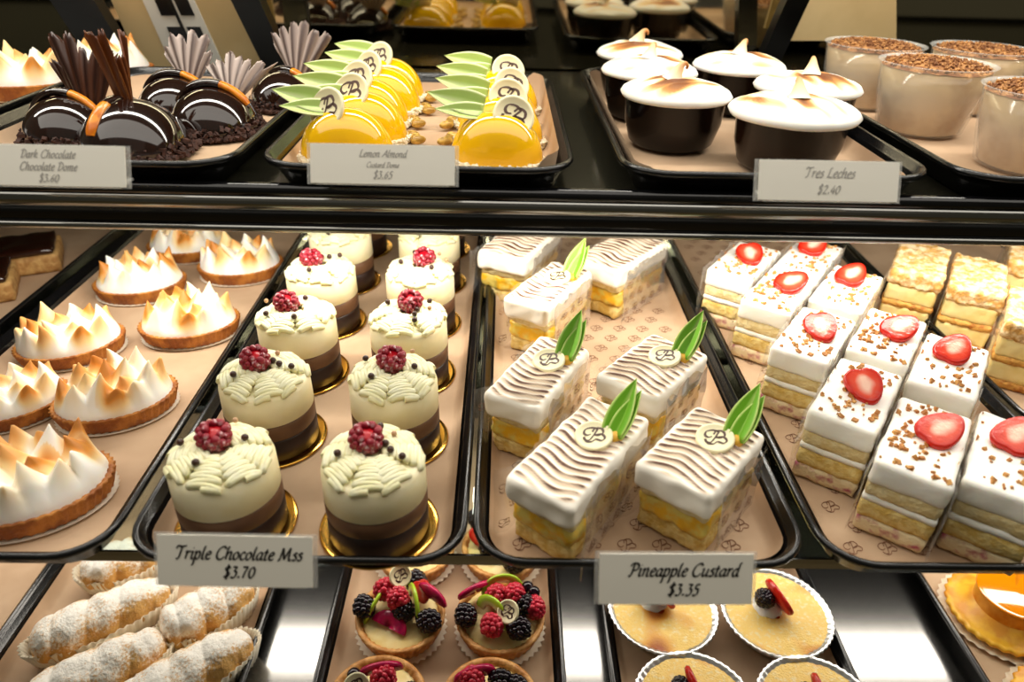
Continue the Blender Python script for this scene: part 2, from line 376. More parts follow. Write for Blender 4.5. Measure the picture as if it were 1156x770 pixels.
LOGO = [[(.3, .6), (.12, .2), (-.1, -.2), (-.32, -.5), (-.6, -.46), (-.68, -.2)],
        [(.24, .55), (-.15, .66), (-.58, .5), (-.68, .15), (-.48, -.04), (-.2, .06)],
        [(-.1, .25), (.12, .62), (.55, .58), (.66, .22), (.4, -.03), (.02, 0)],
        [(.05, 0), (.55, .06), (.78, -.25), (.55, -.52), (.15, -.4), (-.12, -.62), (-.45, -.62), (-.55, -.5)]]
def logo(mb, r, z, mi=0, M=None, wt=1.0):
    a = len(mb.v)
    for st in LOGO: pen(mb, [(x*r, y*r) for x, y in st], z, .17*r*wt, .06*r*wt, mi)
    if M: mb.move(M, a)

# ------------------------------------------------------------------ trays, liners, tags
def rr(w, l, r, n=7):
    pts = []
    for cx, cy, a0 in ((w/2-r, l/2-r, 0), (-w/2+r, l/2-r, pi/2), (-w/2+r, -l/2+r, pi), (w/2-r, -l/2+r, 1.5*pi)):
        for i in range(n+1):
            a = a0+pi/2*i/n; pts.append((cx+r*cos(a), cy+r*sin(a)))
    return pts
def tray(label, cx, front, w, l, z, h=22, rz=0, r=34):
    mb = MB(); rows = []
    prof = [(-18, 2.2), (-15, 3), (-12, 6), (-8, h*.72), (-7.5, h*.76), (-6, h*.78), (-4.5, h-1), (-2.5, h), (-.8, h-.8), (0, h-2.5), (-.6, h-4.5), (-3, h-4), (-8, h*.55), (-13, 1.5), (-16, 0)]
    for off, zz in prof:
        k = max(4, r+off)
        rows.append([(x, y, zz) for x, y in rr(w+2*off, l+2*off, k)])
    n = len(rows[0]); mb.grid(rows, cv=True)
    mb.add(rows[0], [tuple(range(n))]); mb.add(rows[-1], [tuple(range(n))[::-1]])
    o = mb.build('serving_tray', 'tray_black'); tag(o, label, 'tray', 'black serving trays in the pastry case')
    o.location = world(cx, front+l/2, z); o.rotation_euler.z = rz
    return o
def liner(label, cx, front, w, l, z, rz=0, printed=False, seed=0, curl=9, lift=None):
    mb = MB(); rows = []
    rng = random.Random(seed)
    for k in range(1, 9):
        q = k/8; rows.append([(x*q, y*q, 2.75) for x, y in rr(w-40, l-40, 15)])
    ph = rng.uniform(0, 6)
    for off, zz in ((-18.4, 2.95), (-16, 4.2), (-13.6, 7.5), (-11.8, 11.0), (-10.6, 14.0)):
        if zz > curl+5: break
        rows.append([(x, y, zz*(1+(.18 if zz > 8 else 0)*noise.noise(Vector((x*.02, y*.02, seed)))) + (lift(x, y)*max(0, (zz-8)/6) if lift else 0)) for x, y in rr(w+2*off, l+2*off, 34+off)])
    mb.grid(rows, cv=True); n = len(rows[0])
    mb.add(rows[0]+[(0, 0, 2.75)], [(t, (t+1) % n, n) for t in range(n)])
    W, Lh = (w-44)/2, (l-44)/2
    if printed:
        k = 0; y = -Lh+10
        while y < Lh-8:
            x = -W+10+(k % 2)*11
            while x < W-8:
                a = len(mb.v); logo(mb, 7.5, 3.05, 1, T(x, y, 0) @ Rz(.35), wt=.8); x += 23
            y += 19; k += 1
    o = mb.build('parchment_sheet', ['paper', 'paper_print']); tag(o, label, 'baking paper', 'tan paper sheets lining the trays')
    o.location = world(cx, front+l/2, z); o.rotation_euler.z = rz
    return o
def price_tag(label, cx, y, z, lines, w=96, h=30, tilt=25, rz=0, ink='ink', shift=0, foot=((0, 0), (18, 0))):
    t = root('price_tag', 'price tag', 'white price tags along the shelf fronts'); t['label'] = label
    cx, y, z = cx*.955, y*.955, z*.955
    R = (pi/2-radians(tilt), 0, 0); h *= .97; w *= .96
    c = MB(); c.rbox((0, h/2, 0), (w, h, .9), .3, 12); card = c.build('card', 'white_card', t, False, rot=R)
    m = MB()
    for tx, yy, hh in lines: write(m, tx, shift, yy, hh, .75, weight=1.35)
    m.build('lettering', ink, card, False)
    f = MB(); f.rbox((0, h/2, -1.6), (w+5, h+1.5, .8), .3, 14); f.build('plastic_holder', 'clear_plastic', t, False, rot=R)
    b = MB(); up_ = [(dy, dz) for dy, dz in foot]; lo_ = [(dy-(1 if i == len(foot)-1 and dz < -2 else 0), dz-1) for i, (dy, dz) in enumerate(foot)]
    b.grid([[(x, dy, dz) for dy, dz in up_+lo_[::-1]] for x in (-w*.46, w*.46)], cv=True); b.build('foot', 'clear_plastic', t, False)
    t.location = world(cx, y, z); t.rotation_euler.z = rz
    return t

# ------------------------------------------------------------------ shared garnish
def berry(mb, c, rx, rz_, rot=None, d=3.2, dens=1.0, mi=0, hollow=False, core=1):
    rot = rot or Matrix.Identity(3); n = int(dens*3.1*rx*rz_/(d*d*.8)); g = pi*(3-sqrt(5))
    for i in range(n):
        u = 1-2*(i+.5)/n
        if hollow and u > .86: continue
        q = sqrt(1-u*u); th = g*i
        p = Vector((q*cos(th)*rx*.8, q*sin(th)*rx*.8, u*rz_*.8)); mb.sphere(Vector(c)+rot @ p, d*(.95+.15*sin(i*7.1)), 7, 5, mi)
    mb.sphere(c, (rx*.72, rx*.72, rz_*.72 if not hollow else rz_*.55), 10, 6, core if hollow else mi, rot)
def coin(parent, M, r=12, name='chocolate_coin'):
    m = MB(); m.lathe([(0, 0), (r*.96, 0), (r, .5), (r, 2.2), (r*.93, 2.6), (r*.86, 2.6), (r*.83, 2.15), (0, 2.15)], 36)
    m.move(M); o = m.build(name, 'white_choc', parent)
    k = MB(); logo(k, r*.74, 2.35, 0, None, 1.2); k.move(M); k.build('monogram', 'logo_brown', o, False)
    return o
def leaf(mb, ln, wd, M, fold=.5, bend=.25, mi=0):
    a = len(mb.v); P = []; W = []
    for i in range(13):
        t = i/12; w = wd*(sin(pi*min(1, .32+.68*t)))*(1 if t < .97 else .3)
        row = []; wr = []
        for s in (-1, -.8, -.4, 0, .4, .8, 1):
            row.append((s*w/2, t*ln, abs(s)*w*.5*fold+bend*ln*t*t)); wr.append(.9 if abs(s) > .9 else (.45 if s == 0 else .0))
        P.append(row); W.append(wr)
    mb.grid(P, mi=mi, W=W); mb.move(M, a)
def thick(o, t):
    s = o.modifiers.new('thickness', 'SOLIDIFY'); s.thickness = t*S; s.offset = 0
def straw_half(mb, size, M, th=6):
    a = len(mb.v); n = 32; R = []; W = []
    def out(t):
        y = cos(t); x = sin(t)*(.74+.17*y)
        y2 = y*1.06 if y < 0 else y*.86-.13*exp(-(x/.22)**2)
        return Vector((x, y2, 0))*size
    for s, z, w in ((0.001, .8, .8), (.28, .7, .75), (.5, .5, .55), (.72, .35, .38), (.86, .2, .12), (.95, 0, 0), (1, -.35*th, 0), (.93, -.75*th, 0), (.6, -th, 0), (.001, -th, 0)):
        R.append([tuple(out(2*pi*i/n)*s+Vector((0, 0, z))) for i in range(n)])
        W.append([max(0, min(1, w*(.7+.9*noise.noise(Vector((out(2*pi*i/n).x/size*s*2.6, out(2*pi*i/n).y/size*s*1.6, size)))+.35*exp(-(out(2*pi*i/n).x/size*s/.16)**2)))) if w else 0 for i in range(n)])
    mb.grid(R, cv=True, W=W, flip=False); mb.move(M, a)

# ------------------------------------------------------------------ pastries
def meringue_tart(seed):
    rng = random.Random(seed); a, b = 44, 33
    t = root('meringue_tart', 'tart', 'torched meringue tarts')
    d = MB(); n = 144
    rows = []
    for s, z in ((0, .3), (.9, .3), (.98, .5), (1.015, 1.6)):
        rows.append([((a+1.2)*s*cos(2*pi*i/n)*(1+(.015 if s > 1 else 0)*cos(2*pi*i/n*44)), (b+1.2)*s*sin(2*pi*i/n)*(1+(.018 if s > 1 else 0)*cos(2*pi*i/n*44)), z+(.5*cos(2*pi*i/n*44) if s > 1 else 0)) for i in range(n)])
    d.grid(rows, cv=True, flip=True); d.build('paper_doily', 'doily', t)
    c = MB()
    c.lathe([(0, 1), (.93, 1), (.96, 2), (1.04, 13), (1.05, 14.2), (1.02, 15), (.97, 14.4), (.94, 12), (0, 11)], 132, rf=lambda th, r, z: 1+(.022*cos(44*th) if r > .92 else 0), sx=a, sy=b)
    c.build('crust', 'crust', t)
    pk = []
    tries = 0
    while len(pk) < 19 and tries < 4000:
        tries += 1
        x, y = rng.uniform(-1, 1), rng.uniform(-1, 1)
        if x*x+y*y > .74: continue
        x *= a; y *= b
        if all((x-p[0])**2+(y-p[1])**2 > 13.2**2 for p in pk):
            pk.append((x, y, rng.uniform(17, 25), rng.uniform(0, 6.28), rng.choice([0, .1, .2, .4, .6, .8]), rng.uniform(0, 6.28)))
    m = MB(); nr, nt = 46, 144; P = []; W = []
    for i in range(nr+1):
        s = (i/nr)**.85; row = []; wr = []
        for j in range(nt):
            th = 2*pi*j/nt; x, y = .97*a*s*cos(th), .97*b*s*sin(th)
            wob = 1+.05*noise.noise(Vector((cos(th)*2, sin(th)*2, seed)))*s
            x *= wob; y *= wob
            h = 12+12*max(0, 1-s**6)**.5
            best = 0; dx = dy = 0; w = 0
            for (px, py, H, la, bn, ba) in pk:
                dd = sqrt((x-px)**2+(y-py)**2); q = max(0, 1-dd/15.5)
                if q > 0:
                    e = q**1.45*H
                    if e > best:
                        best = e; k = q**3; dx, dy = cos(la)*k*5, sin(la)*k*5
                    side = ((x-px)*cos(ba)+(y-py)*sin(ba))/(dd+1e-6)*min(1, dd/4)
                    w = max(w, bn*max(0, min(1, q*1.75+.55*side*(1-q)-.28+.35*noise.noise(Vector((x*.12, y*.12, seed))))), .5*max(0, q-.8)*4*(bn > .1))
            f = min(1, (1-s)*5+.12)
            row.append((x+dx*f, y+dy*f, h+best*f+.5*noise.noise(Vector((x*.2, y*.2, seed+3))))); wr.append(w*min(1, f*1.3))
        P.append(row); W.append(wr)
    m.grid(P, cv=True, W=W, flip=True); m.build('meringue', 'meringue', t)
    return t
def mousse(seed, pearls):
    rng = random.Random(seed); r = 33
    t = root('chocolate_mousse_cake', 'mousse cake', 'layered chocolate mousse cakes with raspberries')
    g = MB(); g.lathe([(0, .4), (38.4, .4), (39.6, 1.0), (38.6, 1.9), (35.5, 1.35), (0, 1.3)], 56); g.build('gold_board', 'gold', t)
    def layer(nm, z0, z1, mt, r0=r, r1=r, soft=1.2):
        m = MB(); m.lathe([(0, z0), (r0-.6, z0), (r0, z0+.6), (r1, z1-soft), (r1-soft*.8, z1), (0, z1)], 56, rf=lambda th, q, z: 1+.006*noise.noise(Vector((cos(th)*2, sin(th)*2, z*.1+seed)))); return m.build(nm, mt, t)
    layer('dark_layer', 1.4, 20, 'choc_dark'); layer('milk_layer', 20, 33, 'choc_milk', r, r); layer('white_layer', 33, 58, 'cream_white', r, r-.5, 4)
    m = MB(); n = 8
    for k in range(n):
        th = 2*pi*k/n+.1*rng.uniform(-1, 1); path = []; rad = []; fq = rng.uniform(5.0, 5.6); sg = rng.choice((-1, 1))
        N = 88; zz = rng.uniform(-.4, .6)
        for i in range(N):
            u = i/(N-1); R = 30.8-23.5*u; sd = sg*sin(u*pi*2*fq)*10.5*(1-.62*u)
            path.append((R*cos(th)-sd*sin(th), R*sin(th)+sd*cos(th), 58.6+zz+5.4*sin(pi*(.1+.5*u))-3.2*(sd/10.5)**2-1.8*(1-u)**4)); rad.append(2.35-.6*u)
        m.tube(path, rad, 8, rf=None)
    m.lathe([(29, 56), (25, 58.5), (12, 60), (0, 60.5)][::-1], 32); m.build('cream_rosette', 'cream_piped', t)
    b = MB(); R = Matrix.Rotation(.25, 3, 'X') @ Matrix.Rotation(.2, 3, 'Y')
    c = (-4, 6, 69.5); berry(b, c, 11, 9.5, R, 3.0, 1.15, 0, True, 1)
    b.build('raspberry', ['raspberry_dusted', 'raspberry_core'], t)
    for x, y, dk in pearls:
        p = MB(); p.sphere((x, y, 67.2-abs(y)*.03), 2.4 if dk else 1.9, 10, 7); p.build('chocolate_pearl', 'pearl_choc' if dk else 'pearl_pale', t)
    return t
def film_sheet(mb, path, h0, h1, amp, seed, spacing=17, ht=30):
    """upright wrinkled plastic film along a plan path; prints the monogram on it"""
    P = smooth([(x, y, 0) for x, y in path], 8); L = [0]
    for i in range(1, len(P)): L.append(L[-1]+(P[i]-P[i-1]).length)
    tot = L[-1]
    def pos(s, z):
        s = max(0, min(tot-1e-3, s)); i = 0
        while i < len(L)-2 and L[i+1] < s: i += 1
        u = (s-L[i])/max(1e-6, L[i+1]-L[i]); p = P[i].lerp(P[i+1], u); tg = (P[i+1]-P[i]).normalized(); nr = Vector((-tg.y, tg.x, 0))
        k = amp*noise.noise(Vector((s*.05, z*.05, seed)))*(.35+z/h1)
        return (p.x+nr.x*k, p.y+nr.y*k, z), nr
    nu, nv = 46, 9
    mb.grid([[pos(tot*i/nu, h0+(h1*(1+.1*noise.noise(Vector((i*.25, 0, seed))))-h0)*j/nv)[0] for j in range(nv+1)] for i in range(nu+1)])
    row = 0; z = h0+8
    while z < h1-5:
        s = 8+(row % 2)*spacing/2
        while s < tot-6:
            a = len(mb.v); logo(mb, 5.6, 0, 1, wt=.75)
            for q in range(a, len(mb.v)):
                vx, vy, _ = mb.v[q]; p, nr = pos(s+vx, z+vy)
                mb.v[q] = p
            # lift the print slightly to the outer side
            for q in range(a, len(mb.v)):
                vx, vy, vz = mb.v[q]; _, nr = pos(s, z); mb.v[q] = (vx+nr.x*.3, vy+nr.y*.3, vz)
            s += spacing
        z += 15; row += 1
def pineapple_cake(w, l, seed, garnish=True, film=True):
    t = root('pineapple_custard_cake', 'cake', 'pineapple custard cakes'); rng = random.Random(seed)
    m = MB(); m.rbox((0, 4, 8), (w-2, l-9, 15), 3, 3, 1.8, .16, seed=seed); m.build('bottom_sponge', 'sponge', t)
    m = MB(); m.rbox((0, 3, 23), (w-.5, l-7, 17), 4, 3, 2.6, .13, seed=seed+1); m.build('pineapple_filling', 'pineapple', t)
    m = MB(); m.rbox((0, 2.5, 35), (w-2, l-6, 9), 3, 3, 1.6, .16, seed=seed+2); m.build('upper_sponge', 'sponge_pale', t)
    k = 2*pi/7.2
    ph = lambda x, y: k*(y+3.6*sin(x*.13+seed)+1.2*noise.noise(Vector((x*.05, y*.05, seed))))
    edge = lambda x, y: max(0, min(1, (w/2-abs(x))/5))*max(0, min(1, (l/2-abs(y))/5))
    m = MB(); m.rbox((0, 0, 49), (w+3, l+3, 20), 4.5, 1.25, 1.3, .09, seed=seed+3, zf=lambda x, y: 1.5*sin(ph(x, y))*edge(x, y),
           wf=lambda x, y, top: (max(0, .5+.56*sin(ph(x, y)+.5))*min(1, edge(x, y)*2.2)*(.92+.3*noise.noise(Vector((x*.06, y*.06, seed+9)))) if top else 0))
    m.build('cream_slab', 'scorched_cream', t)
    if garnish:
        coin(t, T(3, 10, 61) @ Rx(.22) @ Rz(.5), 12.5)
        g = MB(); g2 = MB()
        M0 = T(12, 20, 60) @ Rz(-.12)
        leaf(g, 41, 17, M0 @ Rz(.12) @ Rx(.75), .75, .1); leaf(g, 36, 14, M0 @ T(3, -1, 0) @ Rz(.02) @ Rx(.66), .75, .1)
        o = g.build('pineapple_leaf', 'leaf_pine', t); thick(o, .7)
        g2.sphere((12, 20, 60), (7, 6, 4), 12, 8); g2.build('pineapple_wedge', 'leaf_root', t)
    if film:
        f = MB(); x, y = w/2+4.4, l/2
        film_sheet(f, [(-x-6, -y+1), (-x-4, -y+5), (-x-.5, -y+13), (-x, 0), (-x, y-4)], 1, 57, 3.2, seed)
        film_sheet(f, [(x, y-4), (x, 0), (x+.5, -y+14), (x+3, -y+5), (x+6, -y+1)], 1, 57, 3.2, seed+4)
        f.build('printed_film', ['film', 'paper_print'], t)
    return t
def strawberry_cake(seed, crumbs=60, sx=0, sy=6, srot=0, film=True):
    w, l = 45.5, 90; rng = random.Random(seed)
    t = root('strawberry_shortcake', 'cake', 'strawberry cream cakes')
    m = MB(); m.rbox((0, 0, 7), (w-1, l-1, 13), 2.5, 3, 1.5, .15, seed=seed); m.build('berry_layer', 'berry_layer', t)
    m = MB(); m.rbox((0, 0, 20), (w-.5, l-.5, 14), 2.5, 3, 1.2, .15, seed=seed+1); m.build('sponge_layer', 'sponge', t)
    m = MB(); m.rbox((0, 0, 29), (w, l, 6), 2.2, 3, .8, .15, seed=seed+2); m.build('cream_layer', 'whip', t)
    m = MB(); m.rbox((0, 0, 37), (w-.5, l-.5, 12), 2.5, 3, 1.0, .15, seed=seed+5); m.build('upper_sponge', 'sponge_pale', t)
    m = MB(); m.rbox((0, 0, 50.5), (w+.8, l+.8, 18), 3, 3, 1.0, .07, seed=seed+3); m.build('cream_top', 'whip', t)
    m = MB(); m.bits([(rng.gauss(0, w*.25) if i % 3 else rng.uniform(-w*.46, w*.46), rng.uniform(-l*.46, l*.46), 60.2) for i in range(crumbs)], 3.2, rng)
    m.v = [(max(-w*.48, min(w*.48, x)), y, z) for x, y, z in m.v]
    m.build('crumb_topping', 'crumb', t, False, stuff=True)
    m = MB(); straw_half(m, 17.5, T(sx, sy, 68) @ Rx(.36) @ Rz(srot), 8); m.build('strawberry_half', 'strawberry', t)
    if film:
        f = MB(); x, y = w/2+1.2, l/2
        film_sheet(f, [(-x-1, -y-6), (-x, -y+4), (-x, 0), (-x, y)], 1, 63, 1., seed)
        film_sheet(f, [(x, y), (x, 0), (x, -y+4), (x+1, -y-6)], 1, 63, 1., seed+4)
        f.build('printed_film', ['film', 'paper_print'], t)
    return t
def napoleon(seed):
    w, l = 46, 90; t = root('napoleon_slice', 'pastry', 'puff pastry napoleons')
    z = 0
    for nm, h, mt, d, am in (('puff_layer', 7, 'puff', 0, 1.6), ('custard_layer', 17, 'pastry_cream', -1.5, .9), ('puff_layer', 6, 'puff', 0, 1.6), ('custard_layer', 17, 'pastry_cream', -1.5, .9), ('puff_top', 15, 'puff_top', 1, 2.6)):
        m = MB(); m.rbox((0, 0, z+h/2), (w+d, l+d, h+1), 2, 2.6, am, .2, seed=seed+z); m.build(nm, mt, t); z += h
    f = MB(); x, y = w/2+1.8, l/2
    film_sheet(f, [(-x-1, -y-8), (-x, -y+4), (-x, 0), (-x, y)], 1, 62, .8, seed, 400)
    f.build('plastic_film', ['film', 'paper_print'], t)
    return t
def plume_mesh(seed, wd, ht, spread, curl=6, ribs=9):
    rng = random.Random(seed); m = MB(); jag = [rng.uniform(-.24, .2) for _ in range(ribs+2)]; P = []; W = []; nu, nv = 72, 14
    for i in range(nu+1):
        u = i/nu; f = u*ribs; k = int(f); fr = f-k
        top = 1+jag[min(k, ribs)]*1.1+(fr-.5)*jag[(k+3) % ribs]*1.2-.13*abs(2*fr-1)**3+.09*noise.noise(Vector((u*45, seed, 0)))
        ang = (u-.5)*2*spread; row = []; wr = []
        for j in range(nv+1):
            v = j/nv; r = ht*v*top
            x = (u-.5)*wd*.45*(1-v)+r*sin(ang); z = r*cos(ang)+0
            y = (2.0*sin(f*2*pi+jag[min(k, ribs)]*5)*v+4*jag[min(k, ribs)]*v)+curl*cos((u-.5)*pi)*v*v+2*(u-.5)**2*ht*.3
            row.append((x, y, z)); wr.append(.5+.5*sin(f*2*pi+1) if v > .1 else 0)
        P.append(row); W.append(wr)
    m.grid(P, W=W); return m
def dome_cake(seed, plume_mat, plume_args, plume_M, peel_M, rng_n=150):
    rng = random.Random(seed); t = root('chocolate_dome', 'chocolate dessert', 'glazed dark chocolate domes'); r, h = 39, 37
    m = MB(); prof = [(r*cos(a), 2+h*sin(a)) for a in [pi/2*i/18 for i in range(19)]]
    m.lathe([(0, 1)]+[(r*.97, 1)]+prof, 64); m.build('glazed_dome', 'choc_glaze', t)
    c = MB(); pts = []
    for i in range(rng_n*3):
        th = rng.uniform(0, 2*pi); z = rng.random()**2*11; k = r*sqrt(max(0, 1-(z/h)**2))+rng.uniform(-1, 5-z*.3); pts.append((k*cos(th), k*sin(th), max(3.2, z)))
    c.bits(pts, 4.2, rng); c.build('cookie_crumbs', 'cookie_dark', t, False, stuff=True)
    p = plume_mesh(seed, *plume_args); p.move(plume_M); o = p.build('chocolate_plume', plume_mat, t); thick(o, 1.3)
    q = MB(); N = 25; R = 38
    path = [(R*sin(-1.0+2.0*i/(N-1)), 0, R*cos(-1.0+2.0*i/(N-1))) for i in range(N)]
    q.tube(path[:16], 5, 10, 0, flat=.75); q.tube(path[15:], [4.6]*8+[4.2, 3.4], 10, 1, flat=.7)
    q.move(peel_M); q.build('candied_orange_peel', ['choc_glaze', 'peel'], t)
    return t
def lemon_cake(seed, leafy=True, side=1, nuts=True, off=0, roll=0):
    rng = random.Random(seed); t = root('lemon_dome', 'lemon dessert', 'glossy yellow lemon domes'); r, h = 35.5, 37; sy = .655
    m = MB(); m.lathe([(0, 2), (r*.97, 2)]+[(r*cos(pi/2*i/20)**.9 if i < 20 else 0, 3+h*sin(pi/2*i/20)) for i in range(21)], 64, sy=sy); m.build('glazed_dome', 'lemon_glaze', t)
    c = MB(); pts = []
    for i in range(420):
        th = rng.uniform(0, 2*pi); k = r*rng.uniform(.97, 1.06); pts.append((k*cos(th), k*sin(th)*sy, rng.uniform(1.5, 5.5)))
    c.bits(pts, 3.2, rng); c.build('coconut_ring', 'coconut', t, False, stuff=True)
    Mc = T(-4*side-4+off, -2, 40-abs(off)*.25) @ Rz(-.15*side) @ Ry(roll) @ Rx(1.0) @ Ry(-.15)
    coin(t, Mc, 15.5)
    g = MB()
    leaf(g, 44, 19, T(-10, 3, 41) @ Rz(1.4) @ Rx(.16) @ Ry(-.95), .5, .1); leaf(g, 36, 14, T(-10, 0, 38) @ Rz(1.62) @ Rx(.02) @ Ry(-.8), .5, .1)
    o = g.build('leaf_garnish', 'leaf_pale', t); thick(o, .6)
    if nuts:
        for k in range(3):
            n = MB(); n.sphere(((r+9-k*2.5)*side, -4+k*8-5, 4.4), (7, 4, 3.5), 12, 8, 0, Matrix.Rotation(.5+k, 3, 'Z')); n.build('candied_nut', 'nut', t)
    return t
def dark_cup(seed, R=44):
    rng = random.Random(seed); t = root('meringue_topped_cup', 'dessert cup', 'dark dessert cups under torched meringue')
    m = MB(); m.lathe([(0, 1), (27, 1), (31, 2), (34, 5), (38.5, 20), (40.5, 42), (41.2, 43), (39, 43.5), (0, 43.5)], 56); m.build('filled_cup', 'cup_dark', t)
    q = MB(); nr, nt = 22, 72; P = []; W = []
    for i in range(nr+1):
        s = i/nr; row = []; wr = []
        for j in range(nt):
            th = 2*pi*j/nt; k = R*s*(1+.035*noise.noise(Vector((cos(th)*1.6, sin(th)*1.6, seed)))); x, y = k*cos(th), k*sin(th)
            z = 43+10*max(0, 1-s**2.2)**.8+2.6*noise.noise(Vector((x*.06+sin(y*.08), y*.11, seed)))*(1-s**6)-(1.5*(s > .98))
            row.append((x, y, z)); n = noise.noise(Vector((x*.035+y*.02, y*.09, seed*2.3)))
            wr.append(max(0, min(1, (.8-s)*.75+n*1.5+.04))*(1-s**4))
        P.append(row); W.append(wr)
    P.append([(x*.97, y*.97, z-2.5) for x, y, z in P[-1]]); W.append([0]*nt); P.append([(x*.85, y*.85, z) for x, y, z in P[-1]]); W.append([0]*nt)
    q.grid(P, cv=True, W=W, flip=True); lid = q.build('meringue_lid', 'meringue_lid', t)
    a = rng.uniform(-.8, .8); c = MB()
    pts = smooth([(-4, 0, 51), (-2.5, 0, 55), (-.6, 0, 59), (1.5, 0, 62.5), (4.2, 0, 64), (6.2, 0, 62.2), (5.6, 0, 60)], 5); n = len(pts)
    c.tube(pts, [8*(1-i/n)**2.6+1.5*(1-.35*i/n) for i in range(n)], 10, wf=lambda i, p: min(1, .15+i/n*.8)); c.move(Rz(a)); c.build('meringue_curl', 'meringue_lid', lid)
    return t
def tiramisu_cup(seed):
    rng = random.Random(seed); t = root('tiramisu_cup', 'dessert cup', 'cocoa topped cream cups')
    m = MB(); m.lathe([(0, 1.5), (30, 1.5), (34, 4), (41, 34), (43.4, 55), (0, 55)], 56); m.build('cream_filling', 'tiramisu', t)
    c = MB(); c.lathe([(32, .3), (36, 3), (42.6, 34), (45, 56), (47, 58.2), (48, 59), (46.6, 59.4), (44.6, 57)], 56); c.build('plastic_cup', 'clear_plastic', t)
    k = MB(); P = []
    for i in range(16):
        s = i/15; P.append([(44*s*cos(2*pi*j/64), 44*s*sin(2*pi*j/64), 55+5*(1-s**4)+1.1*noise.noise(Vector((s*20*cos(2*pi*j/64), s*20*sin(2*pi*j/64), seed)))) for j in range(64)])
    k.grid(P, cv=True, flip=True)
    pts = []
    for i in range(420):
        a, s = rng.uniform(0, 6.28), sqrt(rng.random()); pts.append((42*s*cos(a), 42*s*sin(a), 61-4*s**4))
    k.bits(pts, 2.2, rng); k.build('cocoa_crumble', 'cocoa', t)
    return t
def cream_horn(seed, turns=4.2, ln=116, cupped=True):
    rng = random.Random(seed); t = root('sugared_pastry_roll', 'pastry', 'sugar dusted rolled pastries in paper cups')
    m = MB(); N = 120; nt = 40; P = []; W = []
    for i in range(N+1):
        u = i/N; x = (u-.5)*ln; env = (1-(2*abs(u-.5))**5)**.5*(1-.12*u); row = []; wr = []
        for j in range(nt):
            th = 2*pi*j/nt; f = (u*turns+th/(2*pi)) % 1
            r = 24*env*(.86+.15*abs(sin(pi*f))**.6+.05*f*(1-f)*4*(f-.5))+2.6*noise.noise(Vector((x*.09, cos(th)*2, sin(th)*2+seed)))
            row.append((x, r*cos(th)*1.06, 20+r*sin(th)*.92)); wr.append(.34+.34*sin(th)+.2*noise.noise(Vector((x*.06, th, seed))))
        P.append(row); W.append(wr)
    m.grid(P, cv=True, W=W, flip=False); m.build('rolled_pastry', 'horn', t)
    c = MB(); n = 220; rows = []
    for s, z in ((.4, .6), (.8, .6), (.96, 3), (1.07, 23)):
        rows.append([((ln*.5+3)*s*cos(2*pi*i/n)*(1+(.022 if s > .9 else 0)*cos(2*pi*i/n*55)), (25)*s*sin(2*pi*i/n)*(1+(.04 if s > .9 else 0)*cos(2*pi*i/n*55)), z+(4*noise.noise(Vector((cos(2*pi*i/n)*3, sin(2*pi*i/n)*3, seed))) if z > 20 else 0)) for i in range(n)])
    c.grid(rows, cv=True, flip=True); o = c.build('fluted_paper_cup', 'paper_cup', t); thick(o, .5)
    return t
